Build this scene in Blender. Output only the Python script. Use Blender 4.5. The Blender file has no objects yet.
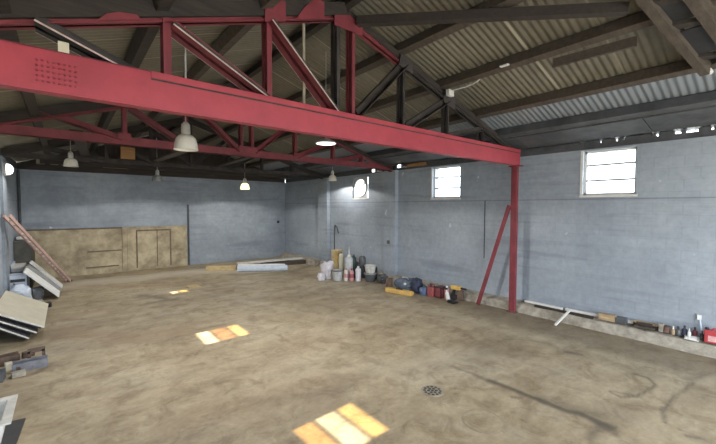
import bpy, bmesh, math, random
import numpy as np
from mathutils import Vector, Matrix, noise

random.seed(7)
SC = bpy.context.scene
COL = SC.collection

# ------------------------------------------------------------------ camera, sky, sun, exposure
YAW, PITCH, ROLL, CAM_H = 0.685, -0.0405, 0.0028, 2.6
fw = Vector((math.sin(YAW)*math.cos(PITCH), math.cos(YAW)*math.cos(PITCH), math.sin(PITCH)))
rt = Vector((math.cos(YAW), -math.sin(YAW), 0)); up = rt.cross(fw)
r2 = rt*math.cos(ROLL)+up*math.sin(ROLL); u2 = -rt*math.sin(ROLL)+up*math.cos(ROLL)
cd = bpy.data.cameras.new('camera'); cam = bpy.data.objects.new('camera', cd); COL.objects.link(cam)
cd.sensor_width = 36; cd.sensor_fit = 'HORIZONTAL'; cd.lens = 357.66/716*36; cd.clip_start = 0.05; cd.clip_end = 400
cam.matrix_world = Matrix(((r2.x, u2.x, -fw.x, 0), (r2.y, u2.y, -fw.y, 0), (r2.z, u2.z, -fw.z, CAM_H), (0, 0, 0, 1)))
SC.camera = cam

W = bpy.data.worlds.new('sky'); SC.world = W; W.use_nodes = True
bg = W.node_tree.nodes['Background']
bg.inputs['Color'].default_value = (0.88, 0.94, 1.0, 1); bg.inputs['Strength'].default_value = 3.3

sd = bpy.data.lights.new('sun', 'SUN'); sd.energy = 9.0; sd.color = (1.0, 0.90, 0.70); sd.angle = 0.012
sun = bpy.data.objects.new('sun', sd); COL.objects.link(sun)
sun.rotation_euler = Vector((1.106, 0.05, -1.0)).to_track_quat('-Z', 'Y').to_euler(); sun.location = (-12, 4, 14)

SC.view_settings.view_transform = 'Standard'; SC.view_settings.look = 'None'
SC.view_settings.gamma = 1.0; SC.view_settings.use_curve_mapping = False
SC.view_settings.exposure = 1.45
SC.cycles.max_bounces = 14; SC.cycles.diffuse_bounces = 8; SC.cycles.transparent_max_bounces = 16
SC.cycles.sample_clamp_indirect = 6.0

# daylight portals standing in the open doorway and the windows: they only guide the sky's light
def portal(name, loc, sx, sy, direction):
    d = bpy.data.lights.new(name, 'AREA'); d.shape = 'RECTANGLE'; d.size = sx; d.size_y = sy; d.cycles.is_portal = True
    o = bpy.data.objects.new(name, d); COL.objects.link(o); o.location = loc
    o.rotation_euler = Vector(direction).to_track_quat('-Z', 'Y').to_euler()
portal('doorway_daylight', (4.0, -3.1, 2.0), 9.4, 4.0, (0, 1, 0))

# ------------------------------------------------------------------ materials
def mk(name): 
    m = bpy.data.materials.new(name); m.use_nodes = True
    nt = m.node_tree; b = nt.nodes['Principled BSDF']
    return m, nt, b
def N(nt, t, **kw):
    n = nt.nodes.new(t)
    for k, v in kw.items(): setattr(n, k, v)
    return n
def ramp(nt, pts):
    r = N(nt, 'ShaderNodeValToRGB'); cr = r.color_ramp
    while len(cr.elements) < len(pts): cr.elements.new(0.5)
    for e, (p, c) in zip(cr.elements, pts): e.position = p; e.color = (*c, 1)
    return r
def noise_tex(nt, scale, detail=4, rough=0.6, vec=None):
    n = N(nt, 'ShaderNodeTexNoise'); n.inputs['Scale'].default_value = scale; n.inputs['Detail'].default_value = detail
    n.inputs['Roughness'].default_value = rough
    if vec is not None: nt.links.new(vec, n.inputs['Vector'])
    return n
def mix(nt, a, b, f, mode='MIX'):
    m = N(nt, 'ShaderNodeMix', data_type='RGBA', blend_type=mode)
    for sock, v in ((m.inputs[6], a), (m.inputs[7], b), (m.inputs[0], f)):
        if isinstance(v, (tuple, list)): sock.default_value = (*v[:3], 1)
        elif isinstance(v, (int, float)): sock.default_value = v
        else: nt.links.new(v, sock)
    return m.outputs[2]
def solid(name, c, rough=0.7, vary=0.25, scale=6.0, metal=0.0, c2=None, bump=0.15, patch=(0.35, 0.65)):
    """a paint, wood or metal of one colour with uneven wear"""
    m, nt, b = mk(name)
    geo = N(nt, 'ShaderNodeNewGeometry')
    n = noise_tex(nt, scale, 5, 0.65, geo.outputs['Position'])
    lo = c2 if c2 else tuple(x*(1-vary) for x in c); hi = c if c2 else tuple(min(1, x*(1+vary)) for x in c)
    r = ramp(nt, [(patch[0], lo), (patch[1], hi)]); nt.links.new(n.outputs['Fac'], r.inputs['Fac'])
    nt.links.new(r.outputs['Color'], b.inputs['Base Color'])
    b.inputs['Roughness'].default_value = rough; b.inputs['Metallic'].default_value = metal
    if bump:
        n2 = noise_tex(nt, scale*6, 4, 0.6, geo.outputs['Position'])
        bp = N(nt, 'ShaderNodeBump'); bp.inputs['Strength'].default_value = bump; bp.inputs['Distance'].default_value = 0.02
        nt.links.new(n2.outputs['Fac'], bp.inputs['Height']); nt.links.new(bp.outputs['Normal'], b.inputs['Normal'])
    return m
def wood(name, c, c2, axis_scale=(1, 8, 8), rough=0.8):
    m, nt, b = mk(name)
    geo = N(nt, 'ShaderNodeNewGeometry'); mp = N(nt, 'ShaderNodeMapping'); mp.inputs['Scale'].default_value = axis_scale
    nt.links.new(geo.outputs['Position'], mp.inputs['Vector'])
    n = noise_tex(nt, 2.2, 6, 0.7, mp.outputs['Vector'])
    r = ramp(nt, [(0.3, c2), (0.7, c)]); nt.links.new(n.outputs['Fac'], r.inputs['Fac'])
    nt.links.new(r.outputs['Color'], b.inputs['Base Color']); b.inputs['Roughness'].default_value = rough
    return m
def emit(name, c, s):
    m, nt, b = mk(name); b.inputs['Base Color'].default_value = (*c, 1)
    b.inputs['Emission Color'].default_value = (*c, 1); b.inputs['Emission Strength'].default_value = s
    return m

def block_wall(name, horiz, base, dark, pale):
    """painted blockwork; horiz = which world axis runs along the wall"""
    m, nt, b = mk(name)
    geo = N(nt, 'ShaderNodeNewGeometry'); sep = N(nt, 'ShaderNodeSeparateXYZ'); nt.links.new(geo.outputs['Position'], sep.inputs[0])
    com = N(nt, 'ShaderNodeCombineXYZ'); nt.links.new(sep.outputs[horiz], com.inputs[0]); nt.links.new(sep.outputs['Z'], com.inputs[1])
    br = N(nt, 'ShaderNodeTexBrick'); nt.links.new(com.outputs[0], br.inputs['Vector'])
    br.inputs['Scale'].default_value = 1.0; br.inputs['Brick Width'].default_value = 0.45; br.inputs['Row Height'].default_value = 0.225
    br.inputs['Mortar Size'].default_value = 0.008; br.inputs['Mortar Smooth'].default_value = 0.6
    br.inputs['Color1'].default_value = (1.02, 1.02, 1.02, 1); br.inputs['Color2'].default_value = (0.97, 0.97, 0.97, 1); br.inputs['Mortar'].default_value = (0.93, 0.93, 0.93, 1)
    n1 = noise_tex(nt, 0.55, 5, 0.62, geo.outputs['Position']); r1 = ramp(nt, [(0.36, dark), (0.55, base), (0.72, pale)])
    nt.links.new(n1.outputs['Fac'], r1.inputs['Fac'])
    n2 = noise_tex(nt, 7.0, 5, 0.7, geo.outputs['Position']); r2_ = ramp(nt, [(0.3, (0.88, 0.88, 0.88)), (0.7, (1.08, 1.08, 1.08))])
    nt.links.new(n2.outputs['Fac'], r2_.inputs['Fac'])
    c = mix(nt, r1.outputs['Color'], br.outputs['Color'], 1.0, 'MULTIPLY'); c = mix(nt, c, r2_.outputs['Color'], 1.0, 'MULTIPLY')
    # chipped white flecks and long grubby courses
    n3 = noise_tex(nt, 3.1, 2, 0.5, geo.outputs['Position']); r3 = ramp(nt, [(0.735, (0, 0, 0)), (0.765, (1, 1, 1))]); nt.links.new(n3.outputs['Fac'], r3.inputs['Fac'])
    c = mix(nt, c, (0.55, 0.60, 0.64), r3.outputs['Color'])
    mp = N(nt, 'ShaderNodeMapping'); mp.inputs['Scale'].default_value = (0.35, 4.4, 1); nt.links.new(com.outputs[0], mp.inputs['Vector'])
    n4 = noise_tex(nt, 1.0, 3, 0.5, mp.outputs['Vector']); r4 = ramp(nt, [(0.30, (0.80, 0.80, 0.82)), (0.45, (1, 1, 1))]); nt.links.new(n4.outputs['Fac'], r4.inputs['Fac'])
    c = mix(nt, c, r4.outputs['Color'], 1.0, 'MULTIPLY')
    if horiz == 'Y':                                            # one grubby raked joint at sill height
        sb = N(nt, 'ShaderNodeMath', operation='SUBTRACT'); sb.inputs[1].default_value = 2.80; nt.links.new(sep.outputs['Z'], sb.inputs[0])
        ab = N(nt, 'ShaderNodeMath', operation='ABSOLUTE'); nt.links.new(sb.outputs[0], ab.inputs[0])
        ls = N(nt, 'ShaderNodeMath', operation='LESS_THAN'); ls.inputs[1].default_value = 0.012; nt.links.new(ab.outputs[0], ls.inputs[0])
        c = mix(nt, c, mix(nt, c, (0.68, 0.69, 0.71), 1.0, 'MULTIPLY'), ls.outputs[0])
    nt.links.new(c, b.inputs['Base Color']); b.inputs['Roughness'].default_value = 0.62
    bp = N(nt, 'ShaderNodeBump'); bp.inputs['Strength'].default_value = 0.35; bp.inputs['Distance'].default_value = 0.02
    h = mix(nt, br.outputs['Fac'], n2.outputs['Fac'], 0.4)
    inv = N(nt, 'ShaderNodeInvert'); nt.links.new(h, inv.inputs['Color'])
    nt.links.new(inv.outputs[0], bp.inputs['Height']); nt.links.new(bp.outputs['Normal'], b.inputs['Normal'])
    return m

def floor_mat():
    m, nt, b = mk('concrete_floor')
    geo = N(nt, 'ShaderNodeNewGeometry'); pos = geo.outputs['Position']
    n1 = noise_tex(nt, 0.45, 6, 0.6, pos); r1 = ramp(nt, [(0.33, (0.335, 0.27, 0.178)), (0.5, (0.425, 0.352, 0.240)), (0.68, (0.485, 0.425, 0.315))]); nt.links.new(n1.outputs['Fac'], r1.inputs['Fac'])
    mp = N(nt, 'ShaderNodeMapping'); mp.inputs['Scale'].default_value = (0.75, 1.9, 1); mp.inputs['Rotation'].default_value = (0, 0, 0.5); nt.links.new(pos, mp.inputs['Vector'])
    n2 = noise_tex(nt, 1.3, 7, 0.72, mp.outputs['Vector']); r2_ = ramp(nt, [(0.32, (0.70, 0.675, 0.635)), (0.60, (1.06, 1.06, 1.06))]); nt.links.new(n2.outputs['Fac'], r2_.inputs['Fac'])
    c = mix(nt, r1.outputs['Color'], r2_.outputs['Color'], 0.9, 'MULTIPLY')
    n5 = noise_tex(nt, 2.6, 6, 0.7, pos); n5.inputs['Distortion'].default_value = 0.8; r5 = ramp(nt, [(0.36, (0.66, 0.62, 0.56)), (0.5, (0.98, 0.98, 0.98)), (0.68, (1.12, 1.12, 1.11))]); nt.links.new(n5.outputs['Fac'], r5.inputs['Fac'])
    c = mix(nt, c, r5.outputs['Color'], 0.85, 'MULTIPLY')
    n3 = noise_tex(nt, 14, 6, 0.75, pos); r3 = ramp(nt, [(0.3, (0.80, 0.79, 0.77)), (0.7, (1.12, 1.12, 1.12))]); nt.links.new(n3.outputs['Fac'], r3.inputs['Fac'])
    c = mix(nt, c, r3.outputs['Color'], 0.8, 'MULTIPLY')
    at = N(nt, 'ShaderNodeVertexColor'); at.layer_name = 'stain'
    sp = N(nt, 'ShaderNodeSeparateColor'); nt.links.new(at.outputs['Color'], sp.inputs[0])
    c = mix(nt, c, (0.080, 0.066, 0.050), sp.outputs[0])        # oil and dirt
    c = mix(nt, c, (0.60, 0.545, 0.445), sp.outputs[1])           # worn pale tracks
    c = mix(nt, c, (0.29, 0.185, 0.11), sp.outputs[2])         # rusty brown
    nt.links.new(c, b.inputs['Base Color']); b.inputs['Roughness'].default_value = 0.6
    bp = N(nt, 'ShaderNodeBump'); bp.inputs['Strength'].default_value = 0.25; bp.inputs['Distance'].default_value = 0.02
    nt.links.new(n3.outputs['Fac'], bp.inputs['Height']); nt.links.new(bp.outputs['Normal'], b.inputs['Normal'])
    return m

def roof_mat():
    m, nt, b = mk('corrugated_sheet')
    geo = N(nt, 'ShaderNodeNewGeometry'); pos = geo.outputs['Position']
    n1 = noise_tex(nt, 0.8, 5, 0.6, pos); r1 = ramp(nt, [(0.35, (0.128, 0.116, 0.085)), (0.65, (0.190, 0.175, 0.132))]); nt.links.new(n1.outputs['Fac'], r1.inputs['Fac'])
    n2 = noise_tex(nt, 9, 4, 0.6, pos); r2_ = ramp(nt, [(0.3, (0.86, 0.86, 0.86)), (0.7, (1.08, 1.08, 1.08))]); nt.links.new(n2.outputs['Fac'], r2_.inputs['Fac'])
    c = mix(nt, r1.outputs['Color'], r2_.outputs['Color'], 1.0, 'MULTIPLY')
    sep = N(nt, 'ShaderNodeSeparateXYZ'); nt.links.new(pos, sep.inputs[0])
    md = N(nt, 'ShaderNodeMath', operation='MODULO'); md.inputs[1].default_value = 0.99
    ad = N(nt, 'ShaderNodeMath', operation='ADD'); ad.inputs[1].default_value = 20.0
    nt.links.new(sep.outputs['Y'], ad.inputs[0]); nt.links.new(ad.outputs[0], md.inputs[0])
    lt = N(nt, 'ShaderNodeMath', operation='LESS_THAN'); lt.inputs[1].default_value = 0.035; nt.links.new(md.outputs[0], lt.inputs[0])
    c = mix(nt, c, (0.30, 0.275, 0.21), lt.outputs[0])           # the lapped edge of each sheet
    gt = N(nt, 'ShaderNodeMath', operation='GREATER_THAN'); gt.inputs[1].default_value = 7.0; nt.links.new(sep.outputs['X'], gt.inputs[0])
    c = mix(nt, c, (0.21, 0.235, 0.26), gt.outputs[0])          # cool light along the right eaves, painted into the sheet colour
    nt.links.new(c, b.inputs['Base Color']); b.inputs['Roughness'].default_value = 0.5
    return m

M = {}
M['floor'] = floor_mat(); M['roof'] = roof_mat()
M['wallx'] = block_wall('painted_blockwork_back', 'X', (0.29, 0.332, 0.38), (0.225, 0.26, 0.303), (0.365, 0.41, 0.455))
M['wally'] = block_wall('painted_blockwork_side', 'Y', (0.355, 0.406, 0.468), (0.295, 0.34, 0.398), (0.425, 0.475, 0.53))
M['red'] = solid('red_oxide_paint', (0.37, 0.048, 0.069), 0.5, 0.12, 2.5, bump=0.06)
M['redtruss'] = solid('faded_red_paint', (0.20, 0.035, 0.046), 0.6, 0.22, 3.0, bump=0.08)
M['reddark'] = solid('deep_red_paint', (0.19, 0.03, 0.045), 0.55, 0.25, 3.0, bump=0.06)
M['boltred'] = solid('bolt_red_paint', (0.27, 0.036, 0.052), 0.5, 0.2, 6, bump=0)
M['paleedge'] = solid('bare_worn_edge', (0.55, 0.42, 0.39), 0.6, 0.2, 18, bump=0.05)
M['sooty'] = solid('sooty_steel', (0.045, 0.038, 0.036), 0.75, 0.4, 4.0, bump=0.15)
M['timber'] = wood('dark_old_timber', (0.055, 0.042, 0.034), (0.020, 0.017, 0.015))
M['timberlight'] = wood('brown_old_timber', (0.105, 0.082, 0.062), (0.042, 0.034, 0.027))
M['soffit'] = solid('grimy_eaves_board', (0.075, 0.080, 0.088), 0.8, 0.3, 3.0)
M['gable'] = wood('tarred_boarding', (0.06, 0.05, 0.042), (0.022, 0.019, 0.017), (8, 1, 1))
M['concrete'] = solid('rough_concrete', (0.46, 0.425, 0.36), 0.85, 0.3, 5.0, c2=(0.25, 0.222, 0.18), bump=0.5)
M['ply'] = solid('weathered_plywood', (0.50, 0.43, 0.29), 0.8, 0.2, 2.2, c2=(0.25, 0.205, 0.135), bump=0.2)
M['plydark'] = solid('stained_batten', (0.15, 0.115, 0.08), 0.8, 0.3, 4)
M['plyorange'] = wood('orange_plywood', (0.42, 0.23, 0.09), (0.27, 0.14, 0.055))
M['white'] = solid('white_paint', (0.74, 0.74, 0.72), 0.5, 0.08, 5, bump=0.05)
M['offwhite'] = solid('chalky_white', (0.62, 0.61, 0.57), 0.6, 0.15, 9, bump=0.1)
M['cream'] = solid('cream_laminate', (0.62, 0.58, 0.455), 0.55, 0.08, 3, bump=0.05)
M['bluewhite'] = solid('bluish_white_plastic', (0.55, 0.62, 0.72), 0.4, 0.12, 5, bump=0.05)
M['grey'] = solid('grey_metal', (0.30, 0.31, 0.32), 0.5, 0.2, 5, bump=0.05)
M['palegrey'] = solid('pale_grey_plastic', (0.50, 0.52, 0.53), 0.45, 0.12, 7, bump=0.04)
M['darkgrey'] = solid('dark_grey_plastic', (0.10, 0.105, 0.115), 0.5, 0.25, 6, bump=0.05)
M['black'] = solid('black_plastic', (0.025, 0.025, 0.028), 0.5, 0.3, 6, bump=0.08)
M['steelblue'] = solid('blue_grey_steel', (0.17, 0.175, 0.205), 0.5, 0.25, 9, bump=0.1)
M['rust'] = solid('rusty_brown_steel', (0.13, 0.09, 0.07), 0.75, 0.35, 10, bump=0.25)
M['yellow'] = solid('yellow_plastic', (0.64, 0.41, 0.11), 0.45, 0.15, 8, bump=0.05)
M['paleyellow'] = solid('tan_yellow_card', (0.52, 0.40, 0.21), 0.7, 0.15, 8, bump=0.05)
M['navy'] = solid('navy_canvas', (0.035, 0.042, 0.075), 0.85, 0.3, 9)
M['slate'] = solid('slate_blue_canvas', (0.115, 0.145, 0.20), 0.85, 0.3, 9)
M['blue'] = solid('blue_cloth', (0.10, 0.14, 0.24), 0.85, 0.25, 9)
M['redplastic'] = solid('red_plastic', (0.47, 0.06, 0.07), 0.4, 0.12, 7, bump=0.03)
M['redlabel'] = solid('pale_label', (0.72, 0.42, 0.42), 0.6, 0.15, 20, bump=0)
M['maroon'] = solid('maroon_plastic', (0.20, 0.055, 0.065), 0.5, 0.25, 7)
M['pink'] = solid('faded_pink_plastic', (0.56, 0.27, 0.29), 0.5, 0.15, 9)
M['pinkgrp'] = solid('pinkish_fibreglass', (0.50, 0.335, 0.295), 0.5, 0.12, 9, bump=0.03)
M['green'] = solid('dark_green_glass', (0.03, 0.06, 0.05), 0.3, 0.2, 5, bump=0)
M['card'] = solid('brown_cardboard', (0.40, 0.295, 0.19), 0.8, 0.15, 7)
M['cupboard'] = solid('dark_olive_paint', (0.062, 0.060, 0.050), 0.6, 0.3, 5)
M['mutedred'] = solid('faded_dark_red_plastic', (0.30, 0.075, 0.08), 0.5, 0.15, 8)
M['litshade'] = emit('lit_lamp_shade', (0.95, 0.85, 0.45), 0.75)
M['bag'] = solid('crumpled_white_sack', (0.66, 0.64, 0.69), 0.6, 0.12, 6)
M['alu'] = solid('dull_aluminium', (0.52, 0.50, 0.46), 0.4, 0.12, 8, metal=0.2, bump=0.03)
M['lampglass'] = solid('milky_lamp_glass', (0.80, 0.77, 0.68), 0.35, 0.05, 8, bump=0)
M['khaki'] = solid('khaki_conduit', (0.30, 0.27, 0.20), 0.6, 0.15, 7, bump=0.02)
M['ground'] = solid('yard_concrete', (0.42, 0.41, 0.39), 0.8, 0.1, 0.6)
M['lit'] = emit('lit_lamp', (1.0, 0.95, 0.75), 2.2)
M['litwhite'] = emit('lit_white_lamp', (1.0, 0.98, 0.93), 1.6)
def glass(name, tint, gloss=0.06):
    m, nt, b = mk(name); nt.nodes.remove(b)
    t = N(nt, 'ShaderNodeBsdfTransparent'); t.inputs['Color'].default_value = (*tint, 1)
    g = N(nt, 'ShaderNodeBsdfGlossy'); g.inputs['Roughness'].default_value = 0.05
    mx = N(nt, 'ShaderNodeMixShader'); mx.inputs[0].default_value = gloss
    nt.links.new(t.outputs[0], mx.inputs[1]); nt.links.new(g.outputs[0], mx.inputs[2])
    nt.links.new(mx.outputs[0], nt.nodes['Material Output'].inputs[0])
    return m
M['glass'] = glass('window_glass', (0.93, 0.96, 0.97))
M['glass_amber'] = glass('yellowed_pane', (0.90, 0.79, 0.53))
M['glass_orange'] = glass('grimy_orange_pane', (0.64, 0.46, 0.27))
M['glass_tan'] = glass('tan_pane', (0.82, 0.66, 0.42))
M['glass_dirty'] = glass('grimy_pane', (0.10, 0.085, 0.06))

# ------------------------------------------------------------------ mesh helpers
class MB:
    def __init__(self): self.v = []; self.f = []; self.m = []
    def add(self, vs, fs, mi=0):
        o = len(self.v); self.v += [Vector(v) for v in vs]; self.f += [tuple(i+o for i in f) for f in fs]; self.m += [mi]*len(fs)
        return self
    def box(self, lo, hi, mi=0):
        (a, b, c), (d, e, f) = lo, hi
        return self.add([(a,b,c),(d,b,c),(d,e,c),(a,e,c),(a,b,f),(d,b,f),(d,e,f),(a,e,f)],
                        [(0,3,2,1),(4,5,6,7),(0,1,5,4),(1,2,6,5),(2,3,7,6),(3,0,4,7)], mi)
    def obox(self, c, s, rz=0, mi=0, tilt=None):
        R = Matrix.Rotation(rz, 3, 'Z')
        if tilt: R = R @ Matrix.Rotation(tilt[1], 3, tilt[0])
        vs = [Vector(c)+R @ Vector((x*s[0]/2, y*s[1]/2, z*s[2]/2)) for x, y, z in ((-1,-1,-1),(1,-1,-1),(1,1,-1),(-1,1,-1),(-1,-1,1),(1,-1,1),(1,1,1),(-1,1,1))]
        return self.add(vs, [(0,3,2,1),(4,5,6,7),(0,1,5,4),(1,2,6,5),(2,3,7,6),(3,0,4,7)], mi)
    def beam(self, p, q, w, h, side=None, mi=0):
        """bar p to q; w along side, h across it"""
        p, q = Vector(p), Vector(q); d = (q-p).normalized()
        s = Vector(side) if side else (Vector((0,0,1)).cross(d) if abs(d.z) < 0.95 else Vector((1,0,0)))
        s = (s - d*s.dot(d)).normalized(); t = d.cross(s)
        vs = [e + s*a*w/2 + t*b*h/2 for e in (p, q) for a, b in ((-1,-1),(1,-1),(1,1),(-1,1))]
        return self.add(vs, [(0,1,2,3),(7,6,5,4),(0,4,5,1),(1,5,6,2),(2,6,7,3),(3,7,4,0)], mi)
    def tube(self, p, q, r, n=10, mi=0, r1=None):
        p, q = Vector(p), Vector(q); d = (q-p).normalized(); s = d.orthogonal().normalized(); t = d.cross(s)
        r1 = r if r1 is None else r1
        vs = [e + (s*math.cos(2*math.pi*i/n)+t*math.sin(2*math.pi*i/n))*rr for e, rr in ((p, r), (q, r1)) for i in range(n)]
        fs = [(i, (i+1) % n, n+(i+1) % n, n+i) for i in range(n)] + [tuple(range(n-1, -1, -1)), tuple(range(n, 2*n))]
        return self.add(vs, fs, mi)
    def path(self, pts, r, n=7, mi=0):
        for a, b in zip(pts, pts[1:]): self.tube(a, b, r, n, mi)
        return self
    def lathe(self, c, prof, n=24, mi=0, axis=None, cap=True):
        c = Vector(c); ax = Vector(axis).normalized() if axis else Vector((0,0,1))
        s = ax.orthogonal().normalized(); t = ax.cross(s); vs = []
        for r, z in prof:
            for i in range(n):
                a = 2*math.pi*i/n; vs.append(c + ax*z + (s*math.cos(a)+t*math.sin(a))*r)
        fs = []
        for k in range(len(prof)-1):
            for i in range(n): fs.append((k*n+i, k*n+(i+1) % n, (k+1)*n+(i+1) % n, (k+1)*n+i))
        if cap: fs += [tuple(range(n-1, -1, -1)), tuple(range((len(prof)-1)*n, len(prof)*n))]
        return self.add(vs, fs, mi)
    def prism(self, pts, off, mi=0):
        """planar outline extruded by the vector off"""
        n = len(pts); off = Vector(off); vs = [Vector(p) for p in pts] + [Vector(p)+off for p in pts]
        return self.add(vs, [tuple(range(n-1, -1, -1)), tuple(range(n, 2*n))] + [(i, (i+1) % n, n+(i+1) % n, n+i) for i in range(n)], mi)
    def blob(self, c, s, seed=0, rough=0.25, mi=0, sub=3, pw=0.75):
        """slumped sack: flat underneath, creased all over"""
        bm = bmesh.new(); bmesh.ops.create_icosphere(bm, subdivisions=sub, radius=1)
        vs = []
        for v in bm.verts:
            p = v.co.copy()
            p = Vector([math.copysign(abs(x)**pw, x) for x in p])
            k = 1 + rough*noise.noise(p*1.7+Vector((seed*7.3, seed, 0))) + rough*0.6*noise.noise(p*4.5+Vector((0, seed*3.1, 2)))
            p *= k
            vs.append((c[0]+p.x*s[0]/2, c[1]+p.y*s[1]/2, c[2]+max(0.0, (p.z+1)/2)*s[2]))
        fs = [tuple(v.index for v in f.verts) for f in bm.faces]; bm.free()
        return self.add(vs, fs, mi)
    def build(self, name, mats, parent=None, smooth=False, bevel=0.0):
        if not isinstance(mats, (list, tuple)): mats = [mats]
        lo = [min(v[i] for v in self.v) for i in range(3)]; hi = [max(v[i] for v in self.v) for i in range(3)]
        org = Vector(((lo[0]+hi[0])/2, (lo[1]+hi[1])/2, lo[2]))
        me = bpy.data.meshes.new(name); me.from_pydata([v-org for v in self.v], [], self.f)
        for mm in mats: me.materials.append(M[mm] if isinstance(mm, str) else mm)
        me.polygons.foreach_set('material_index', self.m)
        bm = bmesh.new(); bm.from_mesh(me); bmesh.ops.recalc_face_normals(bm, faces=bm.faces); bm.to_mesh(me); bm.free()
        o = bpy.data.objects.new(name, me); COL.objects.link(o)
        if smooth:
            me.polygons.foreach_set('use_smooth', [True]*len(me.polygons))
            bmm = bmesh.new(); bmm.from_mesh(me)
            for e in bmm.edges:
                if len(e.link_faces) == 2 and e.calc_face_angle(0) > 0.7: e.smooth = False
            bmm.to_mesh(me); bmm.free()
        if bevel:
            b = o.modifiers.new('bevel', 'BEVEL'); b.width = bevel; b.segments = 2; b.limit_method = 'ANGLE'; b.angle_limit = 0.7
        pw = Vector(parent['_w']) if parent is not None else Vector((0, 0, 0))
        o['_w'] = tuple(org); o.location = org - pw
        if parent is not None: o.parent = parent
        return o
def tag(o, label, cat, group=None):
    o['label'] = label; o['category'] = cat
    if group: o['group'] = group
    return o
def thing(name, label, cat, loc, group=None):
    o = bpy.data.objects.new(name, None); COL.objects.link(o); o.location = loc; o['_w'] = tuple(loc); o.empty_display_size = 0.1
    return tag(o, label, cat, group)
def struct(name, mb, mats, **kw):
    o = mb.build(name, mats, **kw); o['kind'] = 'structure'; return o
def structobj(o): o['kind'] = 'structure'; return o

# ------------------------------------------------------------------ the hall
XL, XR, YF, YB, HW = -1.29, 9.0, -3.0, 17.1, 3.9
def ztop(x, base):                                 # roof planes: ridge over x = 3.4
    return base - (0.308*(x-3.4) if x > 3.4 else 0.36*(3.4-x))
ROOF = 5.83                                       # sheet underside at the ridge

def wall(name, along, at, thick, a0, a1, z0, z1, holes, mat):
    """wall with real openings; along = 'x' or 'y', inner face at `at`, thickness away from the hall"""
    As = sorted({a0, a1, *[h[0] for h in holes], *[h[1] for h in holes]}); Zs = sorted({z0, z1, *[h[2] for h in holes], *[h[3] for h in holes]})
    mb = MB(); inn, out = at, at+thick
    P = (lambda a, d, z: (d, a, z)) if along == 'y' else (lambda a, d, z: (a, d, z))
    solidc = lambda i, j: 0 <= i < len(As)-1 and 0 <= j < len(Zs)-1 and not any(h[0] <= (As[i]+As[i+1])/2 <= h[1] and h[2] <= (Zs[j]+Zs[j+1])/2 <= h[3] for h in holes)
    for i in range(len(As)-1):
        for j in range(len(Zs)-1):
            if not solidc(i, j): continue
            a, b, c, d = As[i], As[i+1], Zs[j], Zs[j+1]
            mb.add([P(a,inn,c), P(b,inn,c), P(b,inn,d), P(a,inn,d)], [(0,1,2,3)]); mb.add([P(a,out,c), P(b,out,c), P(b,out,d), P(a,out,d)], [(3,2,1,0)])
            for di, dj, q in ((-1,0,((a,c),(a,d))), (1,0,((b,c),(b,d))), (0,-1,((a,c),(b,c))), (0,1,((a,d),(b,d)))):
                if not solidc(i+di, j+dj):
                    (s, t), (u, v) = q; mb.add([P(s,inn,t), P(u,inn,v), P(u,out,v), P(s,out,t)], [(0,1,2,3)])
    bmv = mb.build(name, mat); me = bmv.data
    bm = bmesh.new(); bm.from_mesh(me); bmesh.ops.remove_doubles(bm, verts=bm.verts, dist=1e-4); bmesh.ops.recalc_face_normals(bm, faces=bm.faces); bm.to_mesh(me); bm.free()
    return structobj(bmv)

WIN_R = [(2.08, 3.05, 2.89, 3.86), (6.28, 7.30, 2.90, 3.86), (10.40, 11.36, 2.97, 3.80)]
WIN_L = [(2.71, 3.52, 2.93, 3.85), (6.78, 7.62, 2.93, 3.85), (11.50, 11.92, 2.93, 3.85)]
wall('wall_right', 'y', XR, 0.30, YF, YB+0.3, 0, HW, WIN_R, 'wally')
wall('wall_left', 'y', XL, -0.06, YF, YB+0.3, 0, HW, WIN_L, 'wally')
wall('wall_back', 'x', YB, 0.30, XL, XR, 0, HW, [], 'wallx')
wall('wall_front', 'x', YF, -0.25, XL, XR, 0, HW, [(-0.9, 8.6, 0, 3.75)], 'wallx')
for nm, y0, y1 in (('wall_back_gable', YB, YB+0.3), ('wall_front_gable', YF-0.25, YF)):
    g = MB(); g.prism([(XL, y0, HW), (XR, y0, HW), (XR, y0, ztop(XR, ROOF-0.03)), (3.4, y0, ROOF-0.03), (XL, y0, ztop(XL, ROOF-0.03))], (0, y1-y0, 0)); struct(nm, g, 'gable')
# piers that carry the trusses, flush courses of the same blockwork
k = 1
for y0, y1 in ((8.80, 9.36), (12.96, 13.68)):
    struct('trim_%d' % k, MB().box((XR-0.16, y0, 0), (XR, y1, HW)), 'wally'); k += 1
    struct('trim_%d' % k, MB().box((XL, y0-0.1, 0), (XL+0.06, y1-0.1, HW)), 'wallx'); k += 1
# eaves: plates with gaps that let daylight in, grimy soffit boards
gaps = [(0.98, 1.02), (1.18, 1.36), (1.42, 1.52), (1.75, 1.80), (1.84, 1.86), (2.30, 2.33), (2.42, 2.47), (2.72, 2.76), (3.02, 3.04), (3.10, 3.13)]
y = YF; pl = MB(); pl.box((XR+0.02, YF, HW), (XR+0.14, YB, 4.015))
for a, b in gaps+[(YB, YB)]:
    pl.box((XR+0.02, y, 4.015), (XR+0.14, a, ztop(XR+0.08, ROOF)-0.005)); y = b
struct('trim_%d' % k, pl, 'soffit'); k += 1
struct('trim_%d' % k, MB().box((XL-0.05, YF, HW), (XL+0.02, YB, ztop(XL, ROOF)-0.03)), 'soffit'); k += 1
sf = MB()
for i, (a, b) in enumerate(zip(np.arange(YF, 17, 2.4), np.arange(YF, 17, 2.4)+2.38)):
    sf.prism([(8.02, a, ztop(8.02, ROOF)-0.20), (8.84, a, 4.075), (8.84, a, 4.10), (8.02, a, ztop(8.02, ROOF)-0.17)], (0, min(b, YB)-a, 0))
struct('trim_%d' % k, sf, 'soffit'); k += 1
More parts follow.
